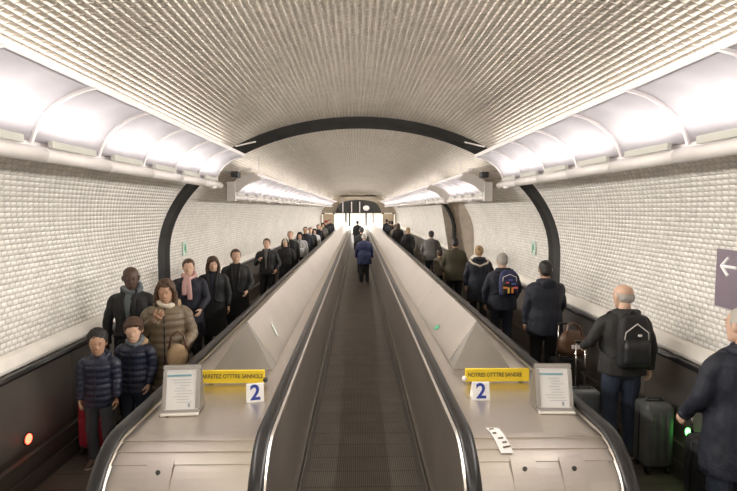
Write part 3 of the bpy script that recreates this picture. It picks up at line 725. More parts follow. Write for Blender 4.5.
def person(name_label, loc, rz, h, skin='light', hair=('short', 'brown'), coat=NAVY, style='parka', hem=.80, trousers=DJEANS, shoes=SHOE, armR=ARM_DOWN, armL=ARM_DOWN,
           headM=None, child=False, scarf=None, hood=None, inner=None, lod=0, fat=1.0, walk=0.0, group=None, curl=.5, extra=None, knit=None, gloves=False, palmR=None, palmL=None):
    """lod 0 close, 1 middle, 2 far"""
    t = thing('person', name_label, 'person', loc, rz, group, h / 1.70)
    vox = (.010, .014, .024)[lod]; hs = 1.28 if child else 1.04
    chin = Vector((0, .012, 1.70 - .226 * hs)); shz = 1.395 if not child else 1.34
    M = (headM or Matrix.Identity(3)).to_4x4()
    w_ = 1.0 if not child else 1.05
    wr_ = {}; arms = []
    for side, A in ((1, armR), (-1, armL)):
        sh = Vector((side * .168 * w_, -.01, shz)); el = Vector((side * A[0][0] * w_, A[0][1], A[0][2])); wr = Vector((side * A[1][0], A[1][1], A[1][2])); arms.append((side, sh, el, wr)); wr_[side] = wr
    legs = []
    for side in (1, -1):
        st = walk * side
        legs.append((side, Vector((side * .085, 0, .90)), Vector((side * .095, .03 + st * .5, .49)), Vector((side * .10, -.02 + st, .085))))
    # body: one continuous mesh
    bm = NB()
    neck = chin + Vector((0, -.035, .02))
    ring_loft(bm, [(.84, 0, 0, .14, .09), (.95, 0, 0, .15, .10), (1.08, 0, 0, .125, .085), (1.25, 0, 0, .15, .10), (shz - .04, 0, -.005, .135, .080), (shz + .035, 0, -.01, .065, .055), (chin.z + .02, 0, -.02, .055, .058), (chin.z + .07, 0, -.02, .05, .055)], 16)
    for side, sh, el, wr in arms: tube(bm, [sh + Vector((-side * .06, 0, -.05)), sh + Vector((-side * .01, 0, -.07)), sh.lerp(el, .5), el, el.lerp(wr, .4), wr, wr + (wr - el).normalized() * .02], [.035, .040, .040, .036, .037, .026, .024], 10)
    for side, hp, kn, an in legs: tube(bm, [hp, hp.lerp(kn, .5), kn, kn.lerp(an, .35), an, an - Vector((0, -.01, .03))], [.085, .07, .052, .052, .035, .034], 10)
    if lod:
        T = head_mesh(bm, chin, M, hs, False)
        for side, sh, el, wr in arms: hand(bm, wr, el, side, curl, 2 if lod > 1 else 1, palmR if side > 0 else palmL)
    me = remesh(bm, vox, 1)
    bm = NB(); bm.from_mesh(me); bpy.data.meshes.remove(me)
    if not lod:
        T = head_mesh(bm, chin, M, hs, False)
        for side, sh, el, wr in arms: hand(bm, wr, el, side, curl, 0, palmR if side > 0 else palmL)
    n0 = len(bm.faces)
    if lod < 2:
        b2 = NB()
        for sx in (-1, 1):
            for r, c, mi in (((.0135, .008, .0075), (sx * .031, .082, .117), 1), ((.0095, .005, .0085), (sx * .031, .0885, .117), 2), ((.020, .008, .0048), (sx * .032, .0915, .1345), 4)): ell(b2, c, r, None, 8, 6, mi)
        ell(b2, (0, .0905, .050), (.023, .008, .0060), None, 10, 6, 3)
        bmesh.ops.transform(b2, matrix=T, verts=b2.verts)
        me = bpy.data.meshes.new('f'); b2.to_mesh(me); b2.free(); bm.from_mesh(me); bpy.data.meshes.remove(me)
    obj('body', bm, [SKIN[skin], M_EYE, M_IRIS, M_LIP, HAIR[hair[1]]], t, True)
    # trousers
    bm = NB(); ring_loft(bm, [(.80, 0, 0, .165, .10), (.88, 0, 0, .17, .115), (.97, 0, 0, .165, .12), (1.04, 0, 0, .15, .105)], 16)
    for side, hp, kn, an in legs:
        P_, r_ = interp([hp + Vector((0, 0, .03)), hp.lerp(kn, .4), kn, kn.lerp(an, .5), an + Vector((0, 0, -.015))], [.105, .095, .072, .068, .064], .06)
        tube(bm, P_, [q + .003 * math.sin(i * 2.1) for i, q in enumerate(r_)], 12)
    cm = remesh(bm, vox * 1.1, 1)
    if lod < 2: wrinkle(cm, .008, h + 3)
    obj('trousers', cm, trousers, t, True)
    # shoes
    for side, hp, kn, an in legs:
        if lod > 1 and hem < .3: continue
        bm = NB(); x, y = an.x, an.y
        tube(bm, [(x, y - .075, .045), (x, y - .05, .055), (x, y + .02, .052), (x + side * .01, y + .10, .038), (x + side * .014, y + .165, .03), (x + side * .014, y + .185, .026)], [.026, .042, .046, .045, .036, .015], 12, flat=.85, up=(1, 0, 0))
        tube(bm, [(x, y - .01, .06), (x, y - .01, .125)], [.045, .047], 12)
        sh_ = obj('shoe', bm, shoes, t, True)
        if lod == 0:
            bm = NB(); tube(bm, [(x, y - .08, .012), (x, y - .05, .012), (x, y + .03, .012), (x + side * .01, y + .11, .012), (x + side * .014, y + .18, .012), (x + side * .014, y + .195, .012)], [.022, .042, .045, .05, .036, .016], 12, flat=.26, up=(1, 0, 0)); obj('sole', bm, SOLE, sh_, True)
    # coat
    amp = {'puffer': .014, 'parka': 0, 'coat': 0, 'jacket': 0}[style]; ex = {'puffer': .022, 'parka': .016, 'coat': .008, 'jacket': .010}[style]
    f = fat; nk = chin.z - .005
    R_ = [(hem, 0, 0, (.20 if hem < .7 else .185) * f + ex, .135 * f + ex), (max(hem + .1, .95), 0, 0, .180 * f + ex, .132 * f + ex), (1.10, 0, 0, .162 * f + ex, .118 * f + ex), (1.26, 0, 0, .182 * f + ex, .128 * f + ex),
          (shz - .03, 0, -.006, .180 * f + ex, .112 * f + ex), (shz + .015, 0, -.01, .140 * f + ex * .6, .092 * f + ex * .6), (shz + .045, 0, -.012, .095, .078), (nk - .01, 0, -.012, .078, .080), (nk + .01, 0, -.012, .070, .076)]
    R_ = [r for i, r in enumerate(R_) if i == 0 or r[0] > R_[i - 1][0] + .004]
    bm = NB(); ring_loft(bm, rings_between(R_, .016 if amp else .03, amp), 24, 2.3)
    for side, sh, el, wr in arms:
        P_, r_ = interp([sh + Vector((-side * .055, 0, -.025)), sh + Vector((side * .012, 0, -.055)), sh.lerp(el, .5), el, el.lerp(wr, .5), wr - (wr - el).normalized() * .005], [.046 + ex * .5, .060 + ex * .5, .058 + ex * .5, .052 + ex * .5, .046 + ex * .5, .038 + ex * .4], .018)
        acc = 0; rr = []
        for i, q in enumerate(r_):
            if i: acc += (P_[i] - P_[i - 1]).length
            rr.append(q + (amp * .8 * (abs(math.sin(PI * acc / .07)) ** .6 - .6) if amp else .002 * math.sin(acc * 60)))
        tube(bm, P_, rr, 14)
    if style in ('parka', 'coat') and lod < 2:      # pocket flaps
        for sx in (-1, 1): box(bm, (sx * .11, .118 * f + ex * .9, .98), (.11, .02, .03), rotE(0, sx * .25, sx * -.25))
    cm = remesh(bm, vox, 1)
    if lod < 2 and style != 'puffer': wrinkle(cm, .0075 if style != 'parka' else .010, h)
    c = obj({'puffer': 'puffer_jacket', 'parka': 'parka', 'coat': 'coat', 'jacket': 'jacket'}[style], cm, coat, t, True)
    if lod < 2 and not inner:
        bm = NB(); zz = [hem + .01 + (nk - hem - .03) * k / 14 for k in range(15)]
        def front(z):
            for a, b in zip(R_, R_[1:]):
                if a[0] <= z <= b[0]:
                    u = (z - a[0]) / (b[0] - a[0]); return a[2] + a[4] + (b[2] + b[4] - a[2] - a[4]) * u
            return .1
        tube(bm, [(0, front(z) - .001, z) for z in zz], .008, 6); obj('zip', bm, BLACKC if coat is not BLACKC else CHAR, c, True)
    if inner:
        bm = NB(); zs = [1.0 + (nk + .005 - 1.0) * k / 12 for k in range(13)]; wv = [.018 + .045 * (k / 12) for k in range(13)]
        for a, b in zip(R_, R_[1:]): pass
        def front(z):
            for a, b in zip(R_, R_[1:]):
                if a[0] <= z <= b[0]:
                    u = (z - a[0]) / (b[0] - a[0]); return a[2] + a[4] + (b[2] + b[4] - a[2] - a[4]) * u
            return .07
        rows = []
        for z, q in zip(zs, wv):
            y = front(z) + .004; rows.append([bm.verts.new((sx * q, y - (.012 if abs(sx) == 1 else 0), z)) for sx in (-1, -.5, 0, .5, 1)] + [bm.verts.new((sx * q, y - .045, z)) for sx in (1, -1)])
        for A, B in zip(rows, rows[1:]):
            for k in range(7): bm.faces.new((A[k], A[(k + 1) % 7], B[(k + 1) % 7], B[k]))
        bm.faces.new(rows[0][::-1]); bm.faces.new(rows[-1])
        obj('jumper', bm, inner, t, True)
        if lod < 2:
            for sx in (-1, 1):
                bm = NB(); tube(bm, [(sx * (q + .012), front(z) + .004, z) for z, q in zip(zs, wv)], [.016 + .012 * math.sin(PI * k / 12) for k in range(13)], 8, flat=.45, up=(1, 0, 0)); obj('lapel', bm, coat, c, True)
    for side, sh, el, wr in arms:
        if lod == 0:
            d = (wr - el).normalized(); bm = NB(); tube(bm, [wr - d * .03, wr + d * .004], [.040 + ex * .4, .038 + ex * .4], 14); obj('cuff', bm, coat, c, True)
    # hood or fur collar
    if hood:
        hm, kind = hood; bm = NB(); n = 13
        P_ = []
        for k in range(n):
            a = math.radians(-215 + 250 * k / (n - 1)); P_.append((.105 * math.cos(a), -.03 + .095 * math.sin(a), nk - .02 + .0 * k - .03 * max(0, math.sin(a))))
        rad = [.018 + .030 * math.sin(PI * k / (n - 1)) for k in range(n)]
        tube(bm, P_, rad, 10)
        if kind == 'down': ell(bm, (0, -.125, nk - .07), (.11, .045, .10), rotE(.3, 0, 0))
        if kind == 'fur':
            rng = random.Random(5); me = remesh(bm, vox, 1)
            push(me, [rng.uniform(-.004, .012) for v in me.vertices])
            obj('fur_hood', me, hm, t, True)
        else: obj('hood', remesh(bm, vox, 2), hm, t, True)
        if kind == 'lined':
            bm = NB(); tube(bm, [(-.15, .05, nk - .04), (-.19, -.06, nk - .05), (-.15, -.13, nk - .10), (0, -.165, nk - .16), (.15, -.13, nk - .10), (.19, -.06, nk - .05), (.15, .05, nk - .04)], .022, 8); obj('hood_trim', bm, CREAM, t, True)
    if scarf:
        bm = NB(); P_ = [(.085 * math.cos(a), -.008 + .082 * math.sin(a), nk + .004 + .018 * math.sin(2 * a) - .022 * math.sin(a)) for a in [2 * PI * k / 18 for k in range(18)]]
        tube(bm, P_, [.032 + .006 * math.sin(k * 2.3) for k in range(18)], 10, closed=True)
        if scarf[1]:
            yf = .118 * f + ex + .02
            for sx, ln in ((-.03, .34), (.035, .27)):
                P2, r2 = interp([(sx * .6, .088, nk - .01), (sx, yf + .005, nk - .10), (sx * 1.2, yf + .005, nk - .2), (sx * 1.3, yf, nk - ln)], [.03, .036, .038, .036], .03)
                tube(bm, P2, r2, 10, flat=.4, up=(1, 0, 0))
        obj('scarf', remesh(bm, vox * .9, 1), scarf[0], t, True)
    # hair
    kind, hc = hair; bm = NB()
    if kind != 'bald':
        if kind == 'fringe': 
            ell(bm, (0, -.047, .108), (.0785, .064, .062), None, 20, 12)
            for sx in (-1, 1): ell(bm, (sx * .070, -.01, .135), (.012, .034, .026))
        else:
            big = {'short': .0, 'curly': .009, 'long': .008, 'bob': .010, 'bun': .004, 'mop': .008}[kind]
            ell(bm, (0, -.014 if kind != 'curly' else -.022, .150 if kind != 'curly' else .156), (.083 + big, .093 + big, .086 + big), None, 24, 16)
            ell(bm, (0, -.055, .10), (.074 + big, .058 + big, .075), None, 20, 12)
            if kind in ('short', 'curly', 'mop'): 
                for sx in (-1, 1): ell(bm, (sx * .073, .0, .135), (.013 + big * .6, .030, .035))
            if kind == 'mop': tube(bm, [(-.068, .040, .168), (-.04, .072, .178), (0, .080, .182), (.04, .072, .178), (.068, .040, .168)], [.014, .018, .019, .018, .014], 10)
            if kind in ('long', 'bob'):
                ln = .15 if kind == 'long' else .06
                for sx in (-1, 1):
                    tube(bm, [(sx * .03, .055, .215), (sx * .068, .050, .165), (sx * .087, .018, .10), (sx * .090, .010, .03), (sx * .080, .018, -ln * .6), (sx * .068, .02, -ln)], [.018, .022, .026, .030, .028, .012], 10)
                tube(bm, [(0, -.07, .16), (0, -.10, .06), (0, -.095, -.03), (0, -.09, -ln)], [.08, .085, .085, .06], 14, flat=.45, up=(1, 0, 0))
            if kind == 'bun': ell(bm, (0, -.115, .19), (.035, .03, .035))
        bmesh.ops.transform(bm, matrix=T, verts=bm.verts)
        me = remesh(bm, (.008, .011, .018)[lod], 1); rng = random.Random(len(me.vertices))
        a = {'curly': .010, 'mop': .006, 'long': .004, 'bob': .004}.get(kind, .003)
        hx = [math.sin(v.co.x * 150 + 3) * math.sin(v.co.y * 140) * math.sin(v.co.z * 130) for v in me.vertices]
        push(me, [a * (q + rng.uniform(-.3, .3)) for q in hx])
        obj('hair', me, HAIR[hc], t, True)
    if knit is not None:
        bm = NB(); ell(bm, (0, -.015, .165), (.092, .108, .082), None, 18, 12); tube(bm, [(.088 * math.cos(a), -.015 + .104 * math.sin(a), .145 - .012 * math.sin(a)) for a in [2 * PI * k / 16 for k in range(16)]], .014, 8, closed=True)
        bmesh.ops.transform(bm, matrix=T, verts=bm.verts); obj('hat', remesh(bm, .01, 1), knit, t, True)
    if extra: extra(t, nk)
    return t

def W2(px, y):
    x = (px - 358) / 520 * y - .04
    return math.copysign(max(abs(x), 1.87), x) if abs(x) > .6 else x
def copy_tree(o, parent=None):
    c = o.copy(); COL.objects.link(c)
    if parent is not None: c.parent = parent
    for ch in list(o.children): copy_tree(ch, c)
    return c
# ---- bags
def rbox(c, s, bev, seg=3, rot=None):
    bm = NB(); box(bm, c, s, rot, bev, seg); return bm
def suitcase(label, loc, rz, w_, d_, h_, m, trim, handle=.0, tagm=None, hw=.09, hard=True):
    t = thing('suitcase', label, 'suitcase', loc, rz)
    z0 = .06
    obj('shell', rbox((0, 0, z0 + h_ / 2), (w_, d_, h_), min(.045, d_ * .22)), m, t, True)
    bm = NB(); tube(bm, [(-w_ / 2 - .002, 0, z0 + .05), (-w_ / 2 - .002, 0, z0 + h_ - .05), (-w_ / 2 + .05, 0, z0 + h_ + .002), (w_ / 2 - .05, 0, z0 + h_ + .002), (w_ / 2 + .002, 0, z0 + h_ - .05), (w_ / 2 + .002, 0, z0 + .05)], .007, 6); obj('zip', bm, trim, t, True)
    for k in range(3 if hard else 1):
        if hard: bm = rbox(((k - 1) * w_ * .27, -d_ / 2 - .003, z0 + h_ / 2), (.035, .016, h_ * .78), .006)
        else: bm = rbox((0, -d_ / 2 - .012, z0 + h_ * .38), (w_ * .82, .035, h_ * .55), .014)
        obj('rib' if hard else 'front_pocket', bm, m, t, True)
    bm = NB(); tube(bm, [(-.06, 0, z0 + h_ - .005), (-.055, 0, z0 + h_ + .03), (.055, 0, z0 + h_ + .03), (.06, 0, z0 + h_ - .005)], .010, 8); obj('top_handle', bm, trim, t, True)
    for sx in (-1, 1):
        for sy in (-1, 1):
            bm = NB(); tube(bm, [(sx * (w_ / 2 - .04) - .014, sy * (d_ / 2 - .03), .028), (sx * (w_ / 2 - .04) + .014, sy * (d_ / 2 - .03), .028)], .028, 12); box(bm, (sx * (w_ / 2 - .04), sy * (d_ / 2 - .03), .058), (.024, .03, .03)); obj('wheel', bm, trim, t)
    if handle:
        hd = None
        bm = NB()
        for sx in (-1, 1): tube(bm, [(sx * hw / 1, d_ / 2 - .02, z0 + h_ - .02), (sx * hw, d_ / 2 - .02, handle)], .009, 8)
        hd = obj('telescopic_handle', bm, M_CHROME, t, True)
        bm = rbox((0, d_ / 2 - .02, handle + .008), (hw * 2 + .03, .03, .028), .01); obj('grip', bm, trim, hd, True)
    if tagm: 
        bm = rbox((w_ * .05, -d_ / 2 - .02, z0 + h_ * .72), (.11, .012, .05), .003, 1, rotE(.2, .25, 0)); obj('luggage_tag', bm, tagm, t)
    return t
def backpack(label, t_person, h, x, y, rz, zc, m, m2, patches=(), wd=.29, ht=.44, dp=.15):
    """worn on the back, so it stands just behind the wearer's coat"""
    t = thing('backpack', label, 'backpack', (x, y, 0), rz); s = h / 1.70
    t.scale = (s, s, s)
    yb = -.142 - dp / 2
    bm = NB(); ring_loft(bm, rings_between([(zc - ht / 2, 0, yb, wd * .40, dp * .40), (zc - ht * .44, 0, yb, wd * .49, dp * .50), (zc, 0, yb, wd * .5, dp * .52), (zc + ht * .3, 0, yb + .01, wd * .46, dp * .46), (zc + ht * .45, 0, yb + .02, wd * .36, dp * .34), (zc + ht / 2, 0, yb + .03, wd * .18, dp * .2)], .03), 20, 3.2); obj('main_bag', bm, m, t, True)
    bm = NB(); ring_loft(bm, rings_between([(zc - ht * .43, 0, yb - dp * .45, wd * .34, .03), (zc - ht * .36, 0, yb - dp * .5, wd * .40, .045), (zc - .02, 0, yb - dp * .5, wd * .40, .045), (zc + .03, 0, yb - dp * .45, wd * .33, .03)], .03), 16, 3); obj('front_pocket', bm, m2, t, True)
    bm = NB(); tube(bm, [(-wd * .36, yb - dp * .42, zc + .03), (-wd * .34, yb - dp * .46, zc + .10), (0, yb - dp * .44, zc + ht * .36), (wd * .34, yb - dp * .46, zc + .10), (wd * .36, yb - dp * .42, zc + .03)], .006, 6); obj('zip', bm, M_TROUGH if patches else M_BLACK, t, True)
    bm = NB(); tube(bm, [(-.03, yb + dp * .2, zc + ht * .46), (-.02, yb + dp * .2, zc + ht * .56), (.02, yb + dp * .2, zc + ht * .56), (.03, yb + dp * .2, zc + ht * .46)], .008, 6); obj('top_loop', bm, m2, t, True)
    for sx in (-1, 1):
        bm = NB(); P_, r_ = interp([(sx * .07, yb + dp * .35, zc + ht * .40), (sx * .09, -.10, 1.435), (sx * .105, -.02, 1.462), (sx * .115, .07, 1.42), (sx * .125, .135, 1.33), (sx * .15, .125, 1.18), (sx * .19, .06, 1.10), (sx * .205, -.04, 1.06), (sx * wd * .42, yb + dp * .3, zc - ht * .36)], [.022] * 9, .04)
        tube(bm, P_, r_, 8, flat=.35, up=(1, 0, 0)); obj('shoulder_strap', bm, m2, t, True)
    for (px, pz, sx_, sz_, mm) in patches:
        bm = rbox((px, yb - dp * .5 - .045, zc + pz), (sx_, .012, sz_), .003, 1); obj('patch', bm, mm, t)
    return t
ROT = rotE
RZL = PI        # left lane faces us
def L(px, y): return (W2(px, y), y, .012)
def hd(yaw=0, pitch=0): return Euler((math.radians(pitch), 0, math.radians(yaw))).to_matrix()

# ---- left lane, facing us (their right hand is on image left)
person('boy with dark curly hair in navy puffer jacket and grey jeans, beside red suitcase', L(96.5, 4.78), RZL + .05, 1.27, 'tan', ('curly', 'black'), NAVY, 'puffer', .76, GJEANS, BOOT, ((.20, .02, 1.10), (.21, .05, .86)), ((.20, .0, 1.10), (.23, .06, .87)), hd(20, -4), True, hood=(NAVY, 'down'), lod=0, fat=.82)
person('boy with brown fringe in navy puffer jacket and grey scarf, next to the handrail', L(133, 5.08), RZL - .12, 1.32, 'light', ('mop', 'brown'), NAVY, 'puffer', .74, DJEANS, BOOT, ((.21, .0, 1.08), (.24, .06, .86)), ((.21, -.02, 1.10), (.20, .05, .88)), hd(22, -3), True, scarf=(SCARFG, False), hood=(FUR, 'fur'), lod=0, fat=.86)
person('tall bald man in long black coat with grey scarf, behind two boys', (-2.555, 5.78, .012), RZL + .05, 1.75, 'dark', ('bald', 'black'), BLACKC, 'coat', .45, BLACKC, SHOE, ((.26, .0, 1.12), (.25, .05, .88)), ((.26, .0, 1.12), (.25, .07, .88)), hd(18, -4), inner=SCARFG, scarf=(SCARFG, False), lod=0, fat=1.02)
person('woman in tan quilted coat with fur hood, wavy brown hair', (-2.02, 5.36, .012), RZL + .15, 1.66, 'tan', ('long', 'brown'), OLIVE, 'puffer', .40, DJEANS, BOOT, ((.24, .03, 1.16), (.07, .20, 1.32)), ((.25, .0, 1.12), (.20, .20, 1.0)), hd(2, -6), scarf=(CREAM, False), hood=(FUR, 'fur'), lod=0, fat=.95, palmR=(0, -1, .2))
person('dark-haired woman in navy coat with long pale pink scarf', L(189, 7.55), RZL + .1, 1.66, 'light', ('bun', 'brown'), DNAVY, 'parka', .55, BLACKC, SHOE, ARM_DOWN, ((.25, .03, 1.12), (.20, .20, .98)), hd(12, -3), scarf=(PINK, True), lod=0)
person('woman with shoulder-length brown hair in black coat, behind the pink scarf', L(213, 8.25), RZL + .1, 1.63, 'light', ('bob', 'brown'), BLACKC, 'coat', .40, BLACKC, SHOE, ARM_DOWN, ARM_DOWN, hd(16, -4), inner=DNAVY, lod=1)
person('short-haired man in open dark coat over grey jumper', L(236, 8.9), RZL + .08, 1.70, 'light', ('short', 'brown'), BLACKC, 'coat', .55, BLACKC, SHOE, ARM_DOWN, ((.25, .03, 1.12), (.20, .18, 1.0)), hd(14, -6), inner=CHAR, lod=1, fat=1.1)
person('man in short black jacket standing apart with hands together', L(267, 12.1), RZL, 1.70, 'light', ('short', 'brown'), BLACKC, 'jacket', .86, BLACKC, SHOE, ((.27, -.02, 1.12), (.16, .14, 1.22)), ((.27, -.02, 1.12), (.22, .10, .98)), hd(0, -3), inner=GREYC, lod=1)
person('person in black with a pale band across dark hair, behind the jacketed man', L(285.5, 13.9), RZL, 1.60, 'light', ('bob', 'black'), BLACKC, 'coat', .5, BLACKC, SHOE, lod=1, knit=CREAM)
person('tall blond man in black coat on the left walkway', L(290.5, 15.4), RZL, 1.73, 'light', ('short', 'blond'), BLACKC, 'coat', .6, BLACKC, SHOE, lod=1)
person('dark-haired person in light grey top carrying a white bag in front', L(300, 17.2), RZL, 1.62, 'light', ('bob', 'black'), LGREY, 'parka', .85, BLACKC, SHOE, ARM_HOLD, ARM_DOWN, lod=1)
person('man with dark hair and dark coat, tallest behind the light grey top', L(305.5, 18.9), RZL, 1.74, 'tan', ('short', 'black'), DNAVY, 'coat', .6, BLACKC, SHOE, lod=2)
person('person in dark open jacket over a pale blue shirt', L(310.5, 20.6), RZL, 1.66, 'light', ('short', 'brown'), CHAR, 'coat', .7, DJEANS, SHOE, inner=LGREY, lod=2)
person('dark-haired person in white jacket on the left walkway', L(316, 21.9), RZL, 1.56, 'light', ('bob', 'black'), WHITEC, 'parka', .75, DJEANS, SHOE, lod=2)
person('person in black coat just beyond the white jacket', L(319.5, 24.0), RZL, 1.68, 'light', ('short', 'brown'), BLACKC, 'coat', .5, BLACKC, SHOE, lod=2)
person('person in taupe coat by the handrail, farther than the white jacket', L(322, 25.6), RZL, 1.55, 'light', ('short', 'blond'), TAUPE, 'coat', .5, BLACKC, SHOE, lod=2)
person('person in grey coat far down the left walkway', L(325.5, 27.2), RZL, 1.66, 'light', ('bob', 'brown'), GREYC, 'coat', .5, BLACKC, SHOE, lod=2)
person('person in black with a red hat near the far end of the left walkway', L(329, 29.8), RZL, 1.72, 'light', ('short', 'black'), BLACKC, 'coat', .5, BLACKC, SHOE, lod=2, knit=cloth('red', (.35, .03, .02)))
person('person in dark navy second from the far end of left walkway', L(332, 32.4), RZL, 1.70, 'light', ('short', 'brown'), DNAVY, 'coat', .5, BLACKC, SHOE, lod=2)
person('last person in black at the far end of the left walkway', L(335.2, 34.6), RZL, 1.68, 'light', ('short', 'black'), BLACKC, 'coat', .5, BLACKC, SHOE, lod=2)
suitcase('red suitcase standing by the left wall beside the curly-haired boy', (-2.63, 5.06, .012), .05, .28, .2, .46, mat('red_fabric', (.30, .012, .03), .6, bump=.3), M_BLACK, .0, hard=False)
t = thing('shoulder_bag', 'tan furry bag held at the hip by woman in quilted coat', 'bag', (-1.80, 5.02, .96), .2)
obj('pouch', (lambda b: (ell(b, (0, 0, 0), (.10, .06, .13)), b)[1])(NB()), FUR, t, True)
bm = NB(); tube(bm, [(-.08, 0, .08), (-.06, .02, .20), (0, .03, .25), (.06, .02, .20), (.08, 0, .08)], .010, 6); obj('strap', bm, LEATHER, t, True)
t = thing('carrier_bag', 'white bag carried by the person in the light grey top', 'bag', (W2(300.5, 17.0), 16.87, .95))
obj('pouch', rbox((0, 0, .06), (.22, .1, .24), .03), WHITEC, t, True); bm = NB(); tube(bm, [(-.06, 0, .16), (-.04, 0, .27), (.04, 0, .27), (.06, 0, .16)], .008, 6); obj('strap', bm, CREAM, t, True)

# ---- right lane, seen from behind
person('grey-haired man in navy coat cut by the right edge of the picture', (2.50, 3.32, .012), .05, 1.74, 'light', ('short', 'grey'), DNAVY, 'parka', .62, JEANS, SHOE, ARM_DOWN, ((.25, .03, 1.12), (.235, .20, .93)), hd(12, 0), hood=(DNAVY, 'down'), lod=0, fat=1.12)
pb = person('balding man in black jacket and blue jeans with a black backpack', (2.49, 4.85, .012), -.05, 1.67, 'light', ('fringe', 'grey'), CHAR, 'jacket', .84, JEANS, SHOE, ((.26, -.03, 1.12), (.27, .0, .88)), ((.29, .02, 1.15), (.27, .26, 1.03)), hd(14, -4), hood=(CHAR, 'down'), lod=0, fat=1.14, inner=None)
backpack('black backpack worn by the balding man in blue jeans', pb, 1.67, 2.49, 4.85, -.05, 1.21, BLACKC, mat('black_nylon', (.014, .014, .015), .5, bump=.2), ((.0, .085, .035, .02, M_TROUGH),), .30, .50, .15)
person('man in navy parka with short dark hair, ahead of the balding man', (W2(548, 6.75), 6.75, .012), .0, 1.71, 'tan', ('short', 'black'), DNAVY, 'parka', .74, BLACKC, SHOE, ((.25, .05, 1.12), (.24, .22, .95)), ARM_DOWN, hd(-5, 0), hood=(DNAVY, 'down'), lod=0, fat=1.20)
pd = person('grey-haired man in navy jacket wearing a multicoloured backpack', (W2(504, 8.2), 8.2, .012), .0, 1.68, 'light', ('short', 'grey'), DNAVY, 'jacket', .80, DJEANS, SHOE, ((.27, .0, 1.14), (.25, .14, .95)), ((.27, .0, 1.12), (.26, .05, .88)), hd(0, -8), lod=0, fat=1.24, hood=(DNAVY, 'up'))
col = [mat('patch_orange', (.75, .25, .05), .6), mat('patch_pink', (.65, .12, .16), .6), mat('patch_blue', (.08, .12, .45), .6), mat('patch_yellow', (.80, .55, .12), .6)]
backpack('small backpack with pink, orange and blue patches on navy jacket', pd, 1.68, W2(506, 8.2), 8.16, .0, 1.27, cloth('pack_blue', (.03, .035, .10)), BLACKC, ((-.08, -.06, .07, .03, col[0]), (.08, -.06, .07, .03, col[1]), (-.03, -.10, .03, .09, col[3]), (.03, -.10, .03, .09, col[0]), (.05, .0, .07, .03, col[2]), (-.05, .02, .05, .025, col[1]), (0, .06, .06, .02, col[2])), .30, .40, .13)
person('light-haired woman in navy coat with cream-lined hood', (W2(480, 10.4), 10.4, .012), -.1, 1.64, 'light', ('bun', 'blond'), DNAVY, 'parka', .55, BLACKC, SHOE, ((.27, .02, 1.14), (.23, .22, 1.02)), ((.26, .0, 1.12), (.26, .05, .88)), hd(-12, -5), lod=0, fat=1.15, hood=(DNAVY, 'lined'))
person('dark-haired man in olive jacket and black trousers', (W2(455.5, 12.1), 12.1, .012), 0, 1.71, 'tan', ('short', 'black'), OLIVE2, 'jacket', .72, BLACKC, SHOE, ((.27, .0, 1.13), (.26, .03, .9)), ((.27, .0, 1.13), (.26, .03, .9)), lod=1, fat=1.25)
person('person in grey hooded coat and blue jeans at the side of right lane', (W2(431.5, 16.3), 16.3, .012), .0, 1.70, 'light', ('short', 'black'), GREYC, 'coat', .78, JEANS, SHOE, ((.29, .0, 1.12), (.27, .05, .9)), ((.29, .0, 1.12), (.27, .05, .9)), lod=1, fat=1.35)
person('child in brown coat with a pale fur hood beside grey hooded coat', (W2(439.5, 15.6), 15.5, .012), .2, 1.15, 'light', ('curly', 'brown'), TAUPE, 'parka', .6, BLACKC, SHOE, lod=1, child=True, hood=(FUR, 'fur'))
person('fair-haired person in black coat on the right walkway', (W2(405.5, 19.8), 19.8, .012), .15, 1.67, 'light', ('short', 'blond'), BLACKC, 'coat', .5, BLACKC, SHOE, lod=2, fat=1.2)
person('small person in pale jacket and blue trousers by the right wall', (W2(410.5, 21.6), 21.6, .012), .0, 1.30, 'light', ('short', 'black'), LGREY, 'jacket', .85, cloth('bright_blue', (.10, .16, .38)), SHOE, lod=2, child=True)
person('person in black coat with dark hair, ahead of the fair-haired one', (W2(394, 24.8), 24.8, .012), 0, 1.69, 'light', ('bob', 'brown'), BLACKC, 'coat', .5, BLACKC, SHOE, lod=2)
person('person in taupe coat far along the right walkway', (W2(392, 26.6), 26.6, .012), 0, 1.6, 'light', ('short', 'brown'), TAUPE, 'coat', .5, BLACKC, SHOE, lod=2)
person('person in charcoal coat third from far end of the right walkway', (W2(388, 29.2), 29.2, .012), 0, 1.71, 'light', ('short', 'black'), CHAR, 'coat', .5, BLACKC, SHOE, lod=2)
person('person in dark navy second from the far end of right walkway', (W2(385, 31.5), 31.5, .012), 0, 1.67, 'light', ('short', 'brown'), DNAVY, 'coat', .5, BLACKC, SHOE, lod=2)
person('last person in black at the far end of the right walkway', (W2(380.8, 34.5), 34.5, .012), 0, 1.70, 'light', ('short', 'black'), BLACKC, 'coat', .5, BLACKC, SHOE, lod=2)
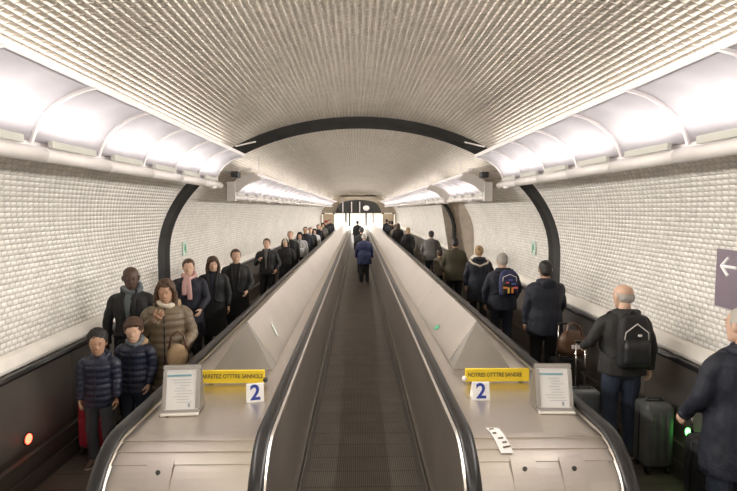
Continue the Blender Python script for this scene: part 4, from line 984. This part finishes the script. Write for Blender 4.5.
# ---- centre
person('woman in blue coat and black trousers on the central walkway', (W2(364.3, 16.7), 16.7, .012), .0, 1.60, 'light', ('bun', 'grey'), BLUEC, 'coat', .66, BLACKC, SHOE, ((.27, .0, 1.12), (.28, .04, .88)), ((.27, .0, 1.12), (.28, .04, .88)), lod=0, fat=1.25, walk=.06)
person('person in black coat just ahead of the blue coat', (W2(361.8, 19.0), 19.0, .012), 0, 1.72, 'light', ('short', 'black'), BLACKC, 'coat', .6, BLACKC, SHOE, lod=1, fat=1.2)
person('distant dark figure in the middle of the central walkway', (W2(357.5, 30.5), 30.5, .012), 0, 1.70, 'light', ('short', 'black'), BLACKC, 'coat', .5, BLACKC, SHOE, lod=2, fat=1.15)
# ---- luggage on the right
suitcase('grey suitcase at the right hand of the balding man', (2.66, 4.58, .012), .0, .26, .24, .58, mat('grey_fabric', (.085, .090, .086), .6, bump=.3), M_BLACK, .0)
suitcase('silver-grey suitcase with raised handle in front of balding man', (2.335, 5.32, .012), .0, .30, .22, .44, mat('blue_grey_shell', (.16, .18, .20), .35), M_BLACK, .97, hw=.05)
suitcase('black cabin suitcase with white tag beside the man at right edge', (2.665, 3.84, .012), .0, .27, .22, .58, BLACKC, M_BLACK, .80, M_PAPER, hard=False, hw=.08)
suitcase('dark suitcase with raised handle held by man in navy parka', (W2(571, 6.35), 6.38, .012), .0, .34, .22, .46, CHAR, M_BLACK, .93, hw=.055)
t = thing('travel_bag', 'brown leather bag resting on the dark suitcase before the navy parka', 'bag', (W2(577, 6.3), 6.28, .60))
obj('body', (lambda b: (ring_loft(b, rings_between([(0, 0, 0, .15, .07), (.03, 0, 0, .185, .09), (.2, 0, 0, .17, .08), (.28, 0, 0, .12, .045), (.30, 0, 0, .10, .02)], .03), 20, 3), b)[1])(NB()), LEATHER, t, True)
for sy in (-1, 1):
    bm = NB(); tube(bm, [(-.09, sy * .05, .24), (-.07, sy * .035, .36), (0, sy * .03, .40), (.07, sy * .035, .36), (.09, sy * .05, .24)], .009, 6); obj('handle', bm, LEATHER, t, True)
bm = NB(); box(bm, (0, -.092, .12), (.10, .012, .05), bev=.004); obj('buckle', bm, M_TROUGH, t)
